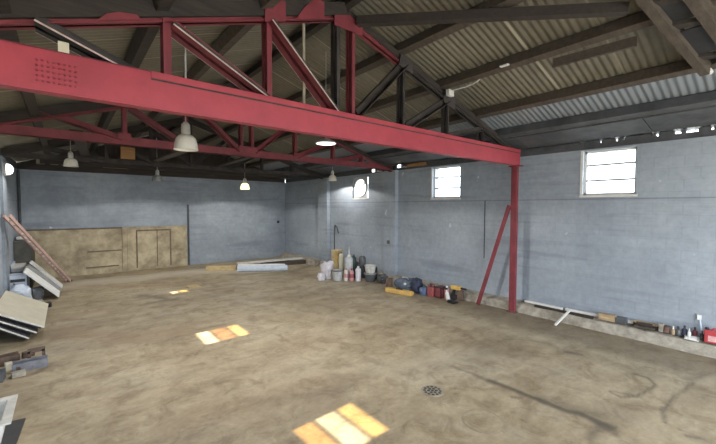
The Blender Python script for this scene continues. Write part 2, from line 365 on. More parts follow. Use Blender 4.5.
# rough concrete upstand along the right wall
cu = MB(); rows = []
ys = np.linspace(YF, YB, 160)
for yy in ys:
    n_ = lambda s: 0.035*noise.noise(Vector((yy*1.3, s, 0)))+0.015*noise.noise(Vector((yy*5, s, 1)))
    rows.append([(8.66+n_(1), yy, 0), (8.69+n_(2), yy, 0.10+n_(3)), (8.74+n_(4), yy, 0.19+n_(5)*0.6), (XR, yy, 0.235)])
vs = [p for r in rows for p in r]; fs = [(i*4+j, i*4+j+1, i*4+j+5, i*4+j+4) for i in range(len(rows)-1) for j in range(3)]
fs += [(0, 1, 2, 3), tuple(len(vs)-4+j for j in (3, 2, 1, 0))]
cu.add(vs, fs); struct('baseboard_right', cu, 'concrete', smooth=True)

# corrugated roof
def corrugated(name, x0, x1):
    pitch, amp = 0.105, 0.009; per = 8
    ys = np.arange(YF-0.4, YB+0.4, pitch/per); xs = np.linspace(x0, x1, 9)
    vs = [(x, yy, ztop(x, ROOF)+amp*math.sin(2*math.pi*yy/pitch)+amp) for x in xs for yy in ys]; n = len(ys)
    fs = [(i*n+j, i*n+j+1, (i+1)*n+j+1, (i+1)*n+j) for i in range(len(xs)-1) for j in range(n-1)]
    mb = MB(); mb.v = [Vector(v) for v in vs]; mb.f = fs; mb.m = [0]*len(fs)
    o = struct(name, mb, 'roof', smooth=True)
    me = o.data
    if sum(p.normal.z for p in me.polygons) < 0: me.flip_normals()
    sm = o.modifiers.new('sheet_thickness', 'SOLIDIFY'); sm.thickness = 0.008; sm.offset = 1.0
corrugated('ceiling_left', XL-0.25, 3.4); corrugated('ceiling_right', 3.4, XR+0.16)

# floor, with the stains and cracks where they lie
def floor():
    st = 0.035; xs = np.arange(XL, XR+st, st); ys = np.arange(YF, YB+st, st)
    gx, gy = np.meshgrid(xs, ys); nx, ny = len(xs), len(ys)
    R = np.zeros_like(gx); G = np.zeros_like(gx); B = np.zeros_like(gx)
    rng = np.random.RandomState(3)
    def field(sc, seed):
        r = np.random.RandomState(seed); out = np.zeros_like(gx); amp = 1.0
        for o in range(4):
            ph = r.rand(6)*6.28; th = r.rand(6)*6.28
            for p_, t_ in zip(ph, th): out += amp/6*np.sin((gx*np.cos(t_)+gy*np.sin(t_))*sc*(2**o)*(0.8+0.4*p_/6.28)+p_+1.5*np.sin(gy*sc*0.7+p_))
            amp *= 0.65
        return out
    wob = field(3.0, 1); wob2 = field(3.0, 5); wob3 = field(7.0, 9)
    def seg(pts):
        d = np.full_like(gx, 99.0)
        for (ax, ay), (bx, by) in zip(pts, pts[1:]):
            vx, vy = bx-ax, by-ay; t = np.clip(((gx-ax)*vx+(gy-ay)*vy)/(vx*vx+vy*vy+1e-9), 0, 1)
            d = np.minimum(d, np.hypot(gx+0.04*wob-ax-t*vx, gy+0.04*wob2-ay-t*vy))
        return d
    def stroke(A, pts, w, s, soft=0.5, rag=0.35):
        d = seg(pts)*(1+rag*wob3); v = s*np.clip((w-d)/(w*soft), 0, 1); np.maximum(A, v, out=A)
    for pts, w, s, soft, rag in STAINS['dark']: stroke(R, pts, w, s, soft, rag)
    for pts, w, s, soft, rag in STAINS['pale']: stroke(G, pts, w, s, soft, rag)
    for pts, w, s, soft, rag in STAINS['rust']: stroke(B, pts, w, s, soft, rag)
    mottled = field(1.1, 21); R = np.maximum(R, np.clip((mottled-0.55)*0.35, 0, 0.22))
    vs = np.stack([gx.ravel(), gy.ravel(), np.zeros(gx.size)], 1)
    idx = np.arange(nx*ny).reshape(ny, nx); q = np.stack([idx[:-1, :-1], idx[:-1, 1:], idx[1:, 1:], idx[1:, :-1]], -1).reshape(-1, 4)
    me = bpy.data.meshes.new('floor'); me.vertices.add(len(vs)); me.vertices.foreach_set('co', vs.ravel())
    me.loops.add(q.size); me.loops.foreach_set('vertex_index', q.ravel().astype(np.int32)); me.polygons.add(len(q))
    me.polygons.foreach_set('loop_start', np.arange(0, q.size, 4, dtype=np.int32)); me.update(calc_edges=True)
    at = me.color_attributes.new('stain', 'FLOAT_COLOR', 'POINT')
    at.data.foreach_set('color', np.stack([R.ravel(), G.ravel(), B.ravel(), np.ones(gx.size)], 1).ravel().astype(np.float32))
    me.materials.append(M['floor']); o = bpy.data.objects.new('floor', me); COL.objects.link(o); o['kind'] = 'structure'
#STAINS_BEGIN
STAINS = {
 'dark': [
  ([(4.83, 3.71), (4.88, 3.2), (4.91, 2.84), (4.88, 2.59)], 0.056, 0.5075, 0.8, 0.4),
  ([(4.91, 2.84), (4.91, 2.53), (4.92, 2.24)], 0.08, 0.85, 0.8, 0.5),
  ([(4.91, 2.38), (4.92, 2.05), (4.92, 1.8), (4.97, 1.64)], 0.092, 0.85, 0.7, 0.5),
  ([(4.97, 1.7), (4.93, 1.41), (4.93, 1.29)], 0.107, 0.85, 0.8, 0.6),
  ([(4.84, 1.38), (4.5, 1.38)], 0.067, 0.58, 0.9, 0.6),
  ([(4.97, 2.13), (5.02, 1.84), (5.07, 1.45)], 0.167, 0.435, 1, 0.6),
  ([(5.93, 1.56), (5.88, 1.43), (6.03, 1.31), (6.39, 1.23), (6.66, 1.23), (6.86, 1.35), (6.87, 1.5)], 0.043, 0.725, 0.8, 0.4),
  ([(5.98, 1.55), (6.07, 1.28)], 0.054, 0.58, 0.9, 0.5),
  ([(7.95, 0.72), (7.48, 0.85), (7.0, 0.92), (6.43, 0.96), (5.88, 0.97), (5.57, 0.89), (5.51, 0.74), (5.5, 0.57)], 0.037, 0.6525, 0.8, 0.4),
  ([(7.27, 0.93), (7.95, 0.72)], 0.14, 0.58, 0.9, 0.6),
  ([(6.97, 2.52), (7.04, 2.35)], 0.095, 0.725, 0.9, 0.5),
  ([(4.7, 2.39), (4.78, 2.29)], 0.037, 0.725, 0.9, 0.5),
  ([(5.42, 0.68), (5.5, 0.56)], 0.052, 0.725, 0.9, 0.4),
  ([(4.29, 3.03), (4.51, 2.93)], 0.04, 0.5075, 0.9, 0.5),
  ([(4.05, 2.2), (4.05, 2.18)], 0.051, 0.85, 0.9, 0.3),
  ([(4.28, 2.04), (4.29, 2.0)], 0.042, 0.5075, 0.9, 0.5),
  ([(1.64, 12.18), (2.31, 10.91)], 0.218, 0.609, 1, 0.6),
  ([(1.71, 10.99), (2.43, 11.1)], 0.15, 0.58, 1, 0.5),
  ([(1.9, 4.49), (2.44, 4.24), (3.09, 4.07)], 0.191, 0.319, 1, 0.6),
  ([(1.02, 4.23), (1.33, 4.33), (1.51, 4.33)], 0.07, 0.46399999999999997, 1, 0.6),
  ([(3.14, 4.52), (3.26, 4.17)], 0.136, 0.261, 1, 0.5),
  ([(2.55, 4.44), (2.94, 3.98), (3.21, 4.06)], 0.049, 0.435, 1, 0.7),
  ([(-0.76, 6.83), (-0.13, 6.83), (0.48, 6.75), (1.33, 6.74)], 0.048, 0.29, 1, 0.4),
  ([(-0.14, 8.25), (0.9, 8.03), (1.62, 7.72)], 0.255, 0.23199999999999998, 1, 0.5),
  ([(3.73, 9.78), (5.27, 9.13), (6.39, 9.21)], 0.371, 0.2175, 1, 0.4),
  ([(7.2, 9.49), (8.23, 8.88), (7.67, 6.62), (8.11, 5.61)], 0.28, 0.3625, 1, 0.4),
  ([(-0.82, 7.47), (-0.48, 7.36), (-0.24, 7.7)], 0.097, 0.435, 1, 0.5),
  ([(-0.61, 13.25), (-0.15, 14.08)], 0.354, 0.5075, 1, 0.5),
  ([(4.82, 13.65), (6.93, 12.8), (8.34, 13.57)], 0.238, 0.5075, 1, 0.4),
  ([(-0.21, 16.01), (1.23, 16.24)], 0.352, 0.406, 1, 0.5),
  ([(7.07, 2.87), (7.01, 1.48), (6.93, 0.62)], 0.266, 0.174, 1, 0.4),
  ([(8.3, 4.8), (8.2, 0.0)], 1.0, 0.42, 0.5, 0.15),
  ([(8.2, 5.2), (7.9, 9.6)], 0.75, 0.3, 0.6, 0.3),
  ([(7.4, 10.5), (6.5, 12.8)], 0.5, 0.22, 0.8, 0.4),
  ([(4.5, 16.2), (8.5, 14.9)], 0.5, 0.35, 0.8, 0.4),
 ],
 'pale': [
  ([(0.32, 15.37), (2.05, 15.11), (3.74, 15.33), (5.53, 14.49)], 0.986, 0.7, 1, 0.3),
  ([(3.08, 11.85), (3.73, 9.78), (4.45, 7.72), (5.12, 6.19)], 0.173, 0.25, 1, 0.3),
  ([(6.79, 7.33), (7.15, 4.94), (7.29, 3.16)], 0.38, 0.22, 1, 0.3),
  ([(3.84, 4.13), (4.57, 3.93), (5.73, 3.52), (6.02, 2.29)], 0.439, 0.2, 1, 0.4),
  ([(-0.12, 6.06), (0.65, 5.9), (1.58, 5.86)], 0.135, 0.16, 1, 0.5),
  ([(3.43, 2.63), (3.99, 1.93)], 0.19, 0.16, 1, 0.5),
  ([(5.38, 1.43), (5.25, 1.0)], 0.212, 0.14, 1, 0.5),
 ],
 'rust': [
  ([(0.56, 14.59), (2.09, 13.37), (3.2, 12.88)], 0.375, 0.45, 1, 0.5),
  ([(0.01, 9.61), (0.76, 8.27), (1.78, 8.03)], 0.482, 0.45, 1, 0.4),
  ([(-0.16, 10.61), (0.61, 11.02)], 0.325, 0.4, 1, 0.5),
  ([(1.02, 4.68), (1.97, 4.49), (3.03, 4.36)], 0.421, 0.25, 1, 0.4),
  ([(2.26, 4.98), (3.5, 6.07)], 0.608, 0.12, 1, 0.5),
 ],
}
#STAINS_END
floor()
struct('ground', MB().add([(-90,-90,-0.03),(100,-90,-0.03),(100,110,-0.03),(-90,110,-0.03)], [(0,1,2,3)]), 'ground')

# windows
def window(n, side, y0, y1, z0, z1, bars, panes, casing=True):
    s = 1 if side == 'r' else -1; x0 = XR if s > 0 else XL
    rt_ = thing('window_%d' % n, '', '', (x0, (y0+y1)/2, z0)); del rt_['label'], rt_['category']; rt_['kind'] = 'structure'
    t = 0.045; xi = x0+s*(0.09 if s > 0 else 0.0); xo = xi+s*0.05
    X = lambda a, b: (min(a, b), max(a, b))
    fr = MB(); xa, xb = X(xi, xo)
    fr.box((xa, y0, z0), (xb, y0+t, z1)); fr.box((xa, y1-t, z0), (xb, y1, z1)); fr.box((xa, y0, z0), (xb, y1, z0+t)); fr.box((xa, y0, z1-t), (xb, y1, z1))
    fr.build('window_frame', 'white', rt_)
    zs = [z0+t]+list(bars)+[z1-t]; bh = 0.02 if s > 0 else 0.007
    for b in bars:
        MB().box((xa+0.005, y0+t, b-bh), (xb-0.005, y1-t, b+bh)).build('glazing_bar', 'grey' if s > 0 else 'white', rt_)
    for i, pm in enumerate(panes):
        if pm: MB().box(((xa+xb)/2-0.002, y0+t, zs[i]), ((xa+xb)/2+0.002, y1-t, zs[i+1])).build('pane', pm, rt_)
    if casing:
        c = MB(); c.box((x0-0.012, y1, z0-0.05), (x0, y1+0.05, z1+0.02)); c.box((x0-0.03, y0-0.03, z0-0.05), (x0+0.08, y1+0.05, z0)); c.build('window_sill', 'white', rt_)
    return rt_
window(1, 'r', *WIN_R[0], (3.21, 3.55), ('glass',)*3)
window(2, 'r', *WIN_R[1], (3.21, 3.54), ('glass',)*3)
window(4, 'l', *WIN_L[0], (3.25, 3.55), ('glass_tan', 'glass', 'glass_amber'), False)
window(5, 'l', *WIN_L[1], (3.25, 3.56), ('glass', 'glass_orange', 'glass_amber'), False)
window(6, 'l', *WIN_L[2], (3.34, 3.57), ('glass_dirty', 'glass', 'glass_amber'), False)
# third window on the right is boarded round an extractor fan
y0, y1, z0, z1 = WIN_R[2]
w3 = thing('window_3', '', '', (XR, (y0+y1)/2, z0)); del w3['label'], w3['category']; w3['kind'] = 'structure'
fc = Vector((XR+0.06, 10.93, 3.38)); FR = 0.33
bd = MB(); n = 40
ring = [(fc.x, fc.y+FR*math.cos(2*math.pi*i/n), fc.z+FR*math.sin(2*math.pi*i/n)) for i in range(n)]
def sq(i):
    a = 2*math.pi*i/n; c_, s_ = math.cos(a), math.sin(a); k_ = 1/max(abs(c_), abs(s_))
    yy = fc.y+c_*k_*0.5; zz = fc.z+s_*k_*0.45
    return (fc.x, min(max(yy, y0+0.12), y1), min(max(zz, z0), z1))
outer = [sq(i) for i in range(n)]
for off in (0, 0.02):
    vs = [Vector(p)+Vector((off, 0, 0)) for p in ring+outer]; bd.add(vs, [(i, (i+1) % n, n+(i+1) % n, n+i) for i in range(n)])
bd.build('boarding', 'palegrey', w3)
MB().box((XR+0.05, y0+0.02, z0), (XR+0.09, y0+0.05, z1)).build('window_frame', 'white', w3)
MB().box((XR+0.1, y0+0.02, z0), (XR+0.104, y0+0.14, z1)).build('pane', 'glass', w3)
MB().box((XR-0.02, y0-0.02, z0-0.04), (XR+0.06, y1, z0)).build('window_sill', 'white', w3)
fan = thing('extractor_fan', 'round extractor fan set in the boarded window over the bucket pile', 'fan', (fc.x, fc.y, fc.z-FR))
fr = MB(); fr.lathe((fc.x-0.03, fc.y, fc.z), [(FR, 0), (FR+0.03, 0), (FR+0.03, 0.14), (FR, 0.14), (FR, 0)], 32, axis=(1, 0, 0), cap=False); fr.build('fan_housing', 'white', fan, smooth=True)
MB().lathe((fc.x+0.0, fc.y, fc.z), [(0.04, 0), (0.045, 0.03), (0.045, 0.1), (0.03, 0.12)], 16, axis=(1, 0, 0)).build('hub', 'palegrey', fan, smooth=True)
for i in range(3):
    a = i*math.pi*2/3+0.2; d = Vector((0, math.cos(a), math.sin(a))); t = Vector((0, -d.z, d.y))
    c = Vector((fc.x+0.05, fc.y, fc.z)); tw = Vector((0.03, 0, 0))
    MB().prism([c+d*0.05-t*0.02-tw, c+d*0.29-t*0.03-tw, c+d*0.30+t*0.03+tw, c+d*0.05+t*0.02+tw], (0.006, 0, 0)).build('fan_blade', 'white', fan)

# ------------------------------------------------------------------ roof steelwork
def angle_pair(mb, p, q, leg, gap, edge=False, Yd=Vector((0, 1, 0))):
    """two steel angles back to back with a gap, in the truss plane"""
    p, q = Vector(p), Vector(q); d = (q-p).normalized(); n_ = d.cross(Yd).normalized()
    if n_.z < 0: n_ = -n_
    for s in (-1, 1):
        o = Yd*s*gap/2
        mb.beam(p+o+Yd*s*0.006, q+o+Yd*s*0.006, 0.012, leg, side=Yd, mi=0)
        e = o+Yd*s*leg*0.5 - n_*(leg/2-0.006)*1
        mb.beam(p+e, q+e, leg, 0.012, side=Yd, mi=0)
        if edge:
            e2 = o+Yd*s*(leg+0.004) - n_*(leg/2-0.006); mb.beam(p+e2, q+e2, 0.006, 0.016, side=Yd, mi=1)
            e3 = o+Yd*s*(leg-0.02) - n_*(leg/2-0.034); mb.beam(p+e3, q+e3, 0.02, 0.034, side=Yd, mi=2)
    return mb
TOPU = 5.48
def chordline(x): return TOPU - (0.30*(x-3.4) if x > 3.4 else 0.34*(3.4-x))
def truss(Y, label, red, dark, zb, zt, darkfrom, nodesL, nodesR, rafters=True, edge=True, botmat=None, gussets=True, ends=(XL, 8.84), edges_from=9):
    t = thing('roof_truss', label, 'truss', ((ends[0]+ends[1])/2, Y, zb), 'triangular roof trusses spanning the hall')
    bm_ = botmat or red
    b = MB()
    for s in (-1, 1):
        b.box((ends[0], Y+s*0.03-0.02, zb), (ends[1], Y+s*0.03+0.02, zt)); b.box((ends[0], Y+(0.01 if s > 0 else -0.09), zb), (ends[1], Y+(0.09 if s > 0 else -0.01), zb+0.014))
    b.build('bottom_chord', bm_, t)
    U = chordline
    def chord(xa, xb, m):
        c = MB(); angle_pair(c, (xa, Y, U(xa)+0.03), (xb, Y, U(xb)+0.03), 0.06, 0.03); c.build('top_chord', m, t)
    chord(ends[0]+0.02, 3.4, red)
    if darkfrom: chord(3.4, darkfrom, red); chord(darkfrom, ends[1], dark)
    else: chord(3.4, ends[1], red)
    if rafters:
        r = MB(); r.beam((ends[0]+0.02, Y, U(ends[0])+0.15), (3.38, Y, U(3.38)+0.15), 0.15, 0.175, side=(0, 1, 0)); r.build('principal_rafter', 'timber', t)
        r = MB(); r.beam((3.42, Y, U(3.42)+0.115), (ends[1], Y, U(ends[1])+0.115), 0.11, 0.105, side=(0, 1, 0)); r.build('principal_rafter', 'timber', t)
    for x, m in nodesL+nodesR:
        if m is None: continue
        v = MB(); x0 = x
        for s in (-1, 1):
            v.box((x-0.045, Y+s*0.03-0.008, zt-0.06), (x+0.045, Y+s*0.03+0.008, U(x)+0.06)); v.box((x-0.045, Y+min(s*0.03, s*0.085), zt-0.06), (x-0.033, Y+max(s*0.03, s*0.085), U(x)+0.02))
        v.build('vertical', m, t)
    return t, U
def diag(t, Y, a, b, m, leg=0.115, edge=True):
    d = MB(); angle_pair(d, (a[0], Y, a[1]), (b[0], Y, b[1]), leg, 0.055, edge); d.build('diagonal', [m, 'paleedge', 'sooty'], t)
def gusset(t, Y, pts, m):
    g = MB(); g.prism([(x, Y-0.098, z) for x, z in pts], (0, 0.015, 0)); g.build('gusset_plate', m, t)

# nearest full truss, sitting on the plate girder
Y1 = 4.50
t1, U = truss(Y1, 'near roof truss with red left half and sooty black right half above the girder', 'redtruss', 'sooty', 3.90, 4.05, 4.67,
              [(0.91, 'redtruss'), (2.12, 'redtruss'), (3.24, 'sooty')], [(3.53, 'redtruss'), (4.67, 'sooty'), (5.94, 'sooty'), (7.2, 'sooty')], ends=(XL, 8.70))
diag(t1, Y1-0.02, (-0.16, 4.305), (0.80, 3.93), 'sooty', 0.11)
diag(t1, Y1, (0.98, U(0.98)-0.02), (2.10, 4.06), 'redtruss')
diag(t1, Y1, (2.16, U(2.16)), (3.22, 4.06), 'redtruss')
diag(t1, Y1, (3.62, 4.10), (4.66, U(4.66)+0.02), 'timber', edge=False)
diag(t1, Y1, (4.76, 4.06), (5.92, U(5.92)+0.02), 'sooty', edge=False)
diag(t1, Y1, (6.02, 4.06), (7.18, U(7.18)), 'sooty', edge=False)
gusset(t1, Y1, [(2.04, 4.99), (2.34, 5.09), (2.34, 5.34), (2.06, 5.34)], 'redtruss')
gusset(t1, Y1, [(2.50, 5.17), (2.96, 5.33), (2.96, 5.56), (2.80, 5.56), (2.62, 5.36)], 'redtruss')
gusset(t1, Y1, [(3.14, 5.30), (3.68, 5.30), (3.68, 5.44), (3.42, 5.53), (3.14, 5.44)], 'redtruss')
gusset(t1, Y1, [(0.28, 4.43), (0.66, 4.56), (0.62, 4.60), (0.46, 4.57), (0.36, 4.52)], 'redtruss')
gusset(t1, Y1, [(4.50, 5.06), (4.85, 4.98), (4.85, 5.16), (4.55, 5.28)], 'sooty')
gusset(t1, Y1, [(5.75, 4.66), (6.12, 4.56), (6.12, 4.80), (5.75, 4.92)], 'sooty')
# second truss
Y2 = 9.0
t2, U = truss(Y2, 'red roof truss in the middle of the hall, above the hanging bell lamp', 'redtruss', 'redtruss', 3.90, 4.07, None,
              [(1.0, 'redtruss'), (2.2, 'redtruss'), (3.50, 'redtruss')], [(3.78, 'redtruss'), (5.05, 'redtruss'), (6.36, 'redtruss'), (7.5, 'redtruss')], ends=(XL, 8.86))
for a, b in (((-0.38, 4.42), (0.95, 4.03)), ((1.1, U(1.1)), (2.18, 4.03)), ((2.28, U(2.28)), (3.46, 4.03)), ((3.84, 4.03), (5.0, U(5.0))), ((5.1, 4.03), (6.32, U(6.32))), ((6.42, 4.03), (7.46, U(7.46)))):
    diag(t2, Y2, a, b, 'redtruss', edge=False)
gusset(t2, Y2, [(0.85, 4.0), (1.12, 4.0), (1.1, 4.14), (0.88, 4.14)], 'redtruss'); gusset(t2, Y2, [(3.38, 4.0), (3.9, 4.0), (3.85, 4.15), (3.43, 4.15)], 'redtruss')
gusset(t2, Y2, [(4.95, 4.0), (5.18, 4.0), (5.15, 4.13), (4.98, 4.13)], 'redtruss')
# third truss, black, near the back wall
Y3 = 13.3
t3, U = truss(Y3, 'black sooty roof truss farthest back, close to the back wall', 'sooty', 'sooty', 3.92, 4.06, None,
              [(1.0, 'sooty'), (2.2, 'sooty'), (3.4, 'sooty')], [(4.7, 'sooty'), (6.0, 'sooty'), (7.3, 'sooty')], ends=(XL, 8.84))
for a, b in (((-0.3, U(-0.3)), (0.95, 4.03)), ((1.05, U(1.05)), (2.18, 4.03)), ((2.25, U(2.25)), (3.36, 4.03)), ((3.44, 4.03), (4.66, U(4.66))), ((4.74, 4.03), (5.96, U(5.96)))):
    diag(t3, Y3, a, b, 'sooty', edge=False)

# purlins, one timber each from gable to gable
PUR = [(3.42, 'dark ridge timber along the peak of the roof', 'timber', 0.10, 'ridge_beam'), (2.05, 'dark roof purlin nearest the ridge on the left slope', 'timberlight', 0.16, 'purlin'),
       (0.84, 'dark roof purlin halfway down the left slope', 'timber', 0.14, 'purlin'), (-0.42, 'lowest dark roof purlin on the left slope', 'timber', 0.14, 'purlin'),
       (4.60, 'heavy brown roof purlin nearest the ridge on the right slope', 'timberlight', 0.14, 'purlin'), (5.76, 'brown roof purlin halfway down the right slope, by the white junction box', 'timberlight', 0.13, 'purlin'),
       (6.97, 'brown roof purlin between the junction box purlin and the eaves', 'timberlight', 0.14, 'purlin'), (7.93, 'broad dark eaves purlin above the right wall windows', 'soffit', 0.16, 'purlin')]
for x, lab, m, w, nm in PUR:
    p = MB(); z = ztop(x, ROOF)-0.10; sl = 0.30 if x > 3.4 else -0.36
    p.beam((x, YF, z), (x, YB-0.02, z), w, 0.17, side=(1, 0, -sl))
    tag(p.build(nm, m, bevel=0.008), lab, 'beam' if nm == 'ridge_beam' else 'purlin', None if nm == 'ridge_beam' else 'roof purlins')
b = MB(); b.beam((5.96, 1.42, 4.83), (5.88, 2.45, 4.83), 0.05, 0.13); tag(b.build('timber_board', 'timberlight'), 'short brown board fixed under the purlin above the nearest window', 'board')
b = MB(); b.beam((3.55, 4.36, 5.46), (5.27, 1.36, 4.99), 0.12, 0.12); tag(b.build('wind_brace', 'timber'), 'dark diagonal brace running under the roof from the truss peak', 'brace')
# twin rafter in the near corner of the roof
rf = thing('twin_rafter', 'pair of dark rafters with cross plates in the near corner of the roof', 'rafter', (6.0, 0.85, 4.5))
P0 = lambda x, dy: (x, 1.15-0.195*(x-5.22)+dy, ztop(x, 5.535))
for dy, m in ((0.0, 'timberlight'), (-0.33, 'timberlight')):
    b = MB(); b.beam(P0(4.2, dy), P0(6.80, dy), 0.10, 0.165); b.build('rafter', m, rf)
for x in (4.6, 5.25, 5.72, 6.45):
    b = MB(); b.beam(P0(x, 0.05), P0(x+0.12, -0.35), 0.14, 0.05); b.build('cross_piece', 'timber', rf)
for x in (4.7, 5.28, 5.98):
    b = MB(); b.add([P0(x-0.1, -0.02), P0(x+0.42, -0.02), P0(x+0.42, -0.30), P0(x-0.1, -0.30)], [(0, 1, 2, 3)])
    s_ = b.build('cover_plate', 'black', rf); so = s_.modifiers.new('s', 'SOLIDIFY'); so.thickness = 0.015
MB().tube(P0(6.79, -0.02), Vector(P0(6.88, -0.02)), 0.035, 8).build('pale_bolt', 'offwhite', rf)

# big red plate girder across the hall
YG = 4.33
gd = thing('steel_girder', 'long red plate girder spanning the hall below the near truss', 'girder', (3.6, YG, 3.66))
MB().box((XL, YG-0.03, 3.65), (8.62, YG+0.03, 4.005)).build('web', 'red', gd, bevel=0.006)
MB().box((XL, YG-0.03, 3.635), (8.62, YG+0.10, 3.65)).build('bottom_flange', 'red', gd)
MB().box((0.72, YG-0.045, 3.945), (8.60, YG-0.03, 4.015)).build('top_flange', 'red', gd, bevel=0.004)
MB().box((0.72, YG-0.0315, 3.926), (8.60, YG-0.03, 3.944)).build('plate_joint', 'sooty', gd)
MB().box((XL, YG-0.03, 4.005), (8.60, YG+0.09, 4.015)).build('top_plate', 'reddark', gd)
MB().box((-0.20, YG-0.037, 3.69), (0.13, YG-0.03, 3.93)).build('splice_plate', 'red', gd)
b0 = None
for i in range(8):
    for j in range(5):
        x = -0.17+i*0.0386; z = 3.72+j*0.045
        if b0 is None: b0 = MB().lathe((x, YG-0.037, z), [(0.012, 0), (0.011, 0.006), (0.006, 0.010)], 8, axis=(0, -1, 0)).build('bolt', 'boltred', gd); bl = b0.location.copy()
        else:
            o = b0.copy(); COL.objects.link(o); o.location = bl+Vector((i*0.0386, 0, j*0.045))
cl = thing('steel_column', 'red steel column standing against the right wall under the girder end', 'column', (8.57, 4.36, 0))
MB().box((8.545, 4.28, 0), (8.645, 4.295, 3.64)).box((8.545, 4.405, 0), (8.645, 4.42, 3.64)).box((8.59, 4.295, 0), (8.60, 4.405, 3.63)).box((8.535, 4.295, 0), (8.545, 4.405, 3.64)).build('shaft', 'redtruss', cl)
MB().box((8.50, 4.24, 0.0), (8.655, 4.46, 0.02)).build('base_plate', 'rust', cl)
MB().box((8.48, 4.18, 3.61), (8.66, 4.46, 3.635)).build('cap_plate', 'redtruss', cl)
rk = MB(); rk.beam((8.50, 5.30, 0.02), (8.585, 4.525, 2.66), 0.07, 0.05, side=(0, 1, 0)); rk.beam((8.47, 5.30, 0.02), (8.555, 4.525, 2.66), 0.012, 0.10, side=(1, 0, 0))
tag(rk.build('raking_brace', 'redtruss'), 'slanting red steel brace rising from the floor to the red column', 'brace')

# boards and sheets stored up in the trusses
def plank(name, label, cat, p, q, w, h, m, grp=None):
    return tag(MB().beam(p, q, w, h).build(name, m), label, cat, grp)
sh = MB().box((1.34, 13.1, 4.075), (1.72, 13.14, 4.44)); tag(sh.build('plywood_offcut', 'plyorange'), 'orange brown plywood offcut standing on the black truss at the back', 'plywood')
sh = MB().box((1.15, 16.92, 4.097), (1.95, 16.95, 4.31)); tag(sh.build('plywood_offcut', 'plyorange'), 'wide orange plywood offcut standing on the joist over the back wall', 'plywood')
for i, x in enumerate((-0.75, -0.38, -0.06)):
    bx = MB().obox((x+0.1, 16.95, 4.19), (0.22, 0.1, 0.17), 0.1*i); tag(bx.build('insulation_block', 'khaki'), ('pale block nearest the corner on the joist above the back wall', 'pale middle block of three on the joist above the back wall', 'pale block nearest the hanging lamp on the joist above the back wall')[i], 'block', 'pale blocks on the back joist')
plank('timber_plank', 'long dark plank lying across the back trusses towards the left wall', 'plank', (0.2, 9.2, 4.12), (0.5, 13.4, 4.10), 0.22, 0.04, 'timber')
plank('timber_plank', 'brown plank laid across the middle of the back trusses', 'plank', (2.6, 9.2, 4.12), (2.3, 13.4, 4.10), 0.24, 0.04, 'timberlight')
plank('timber_plank', 'dark plank lying on the back trusses beside the ridge line', 'plank', (4.3, 9.2, 4.12), (4.4, 13.4, 4.10), 0.22, 0.04, 'timber')
plank('timber_joist', 'dark timber joist along the head of the back wall', 'joist', (-1.0, 16.95, 4.0), (8.5, 16.95, 4.0), 0.14, 0.19, 'timber')
plank('timber_joist', 'dark timber joist hung between the black truss and the back wall', 'joist', (-0.6, 15.2, 4.08), (8.1, 15.2, 4.08), 0.12, 0.22, 'timber')
plank('timber_plank', 'orange board end tucked over the second window', 'plank', (8.86, 7.45, 4.00), (8.86, 8.25, 4.00), 0.04, 0.10, 'plyorange')
plank('timber_plank', 'grey board end tucked beside the orange one over the wall', 'plank', (8.86, 8.50, 4.00), (8.86, 8.76, 4.00), 0.04, 0.10, 'grey')

# ------------------------------------------------------------------ lamps and wiring
def bell_lamp(label, c, R, lit=None, ztop_=None, shade='lampglass', watts=95):
    x, y, z = c; t = thing('pendant_lamp', label, 'lamp', (x, y, z), 'pendant lamps')
    k_ = R/0.21
    prof = [(0.215, 0), (0.208, 0.02), (0.197, 0.12), (0.172, 0.215), (0.12, 0.27), (0.08, 0.285), (0.07, 0.28), (0.11, 0.26), (0.16, 0.205), (0.186, 0.12), (0.198, 0.012), (0.215, 0)]
    MB().lathe((x, y, z), [(r*k_, h*k_) for r, h in prof], 28, cap=False).build('lamp_shade', shade, t, smooth=True)
    MB().lathe((x, y, z), [(0.075*k_, 0.28*k_), (0.08*k_, 0.33*k_), (0.075*k_, 0.47*k_), (0.03*k_, 0.52*k_)], 16).build('lamp_housing', 'alu', t, smooth=True)
    MB().lathe((x, y, z), [(0.01*k_, 0.06*k_), (0.06*k_, 0.09*k_), (0.07*k_, 0.15*k_), (0.03*k_, 0.24*k_)], 14).build('bulb', lit or 'offwhite', t, smooth=True)
    ld = bpy.data.lights.new('lamp_fill_light', 'SPOT'); ld.energy = watts; ld.color = (1.0, 0.96, 0.90); ld.spot_size = 2.75; ld.spot_blend = 0.15; ld.shadow_soft_size = 0.0  # fill spot added in every bell lamp to brighten the hall
    lo = bpy.data.objects.new('lamp_fill_light', ld); COL.objects.link(lo); lo.parent = t; lo.location = (0, 0, 0.03)
    MB().tube((x, y, z+0.51*k_), (x, y, ztop_ or ztop(x, ROOF)-0.01), 0.010, 6).build('suspension_rod', 'grey', t)
    return t
bell_lamp('large pale glass bell lamp hanging beyond the girder', (1.61, 6.6, 3.57), 0.19)
bell_lamp('small pale bell lamp hanging near the left end of the back wall', (0.14, 12.6, 3.70), 0.165, watts=60)
bell_lamp('dull bell lamp hanging low in front of the middle of the back wall', (2.55, 14.4, 3.50), 0.17, shade='grey', watts=45)
bell_lamp('lit yellowish bell lamp in front of the back wall', (5.94, 14.9, 3.36), 0.19, lit='lit', shade='litshade', watts=42)
bell_lamp('small pale bell lamp hanging by the fan window', (8.1, 11.5, 3.64), 0.16, watts=45)
dl = thing('dish_lamp', 'wide shallow white dish lamp hanging just under the girder', 'lamp', (4.0, 5.9, 3.85))
MB().lathe((4.0, 5.9, 3.85), [(0.20, 0), (0.205, 0.01), (0.17, 0.045), (0.08, 0.09), (0.07, 0.085), (0.15, 0.04), (0.19, 0.008), (0.20, 0)], 28, cap=False).build('lamp_shade', 'white', dl, smooth=True)
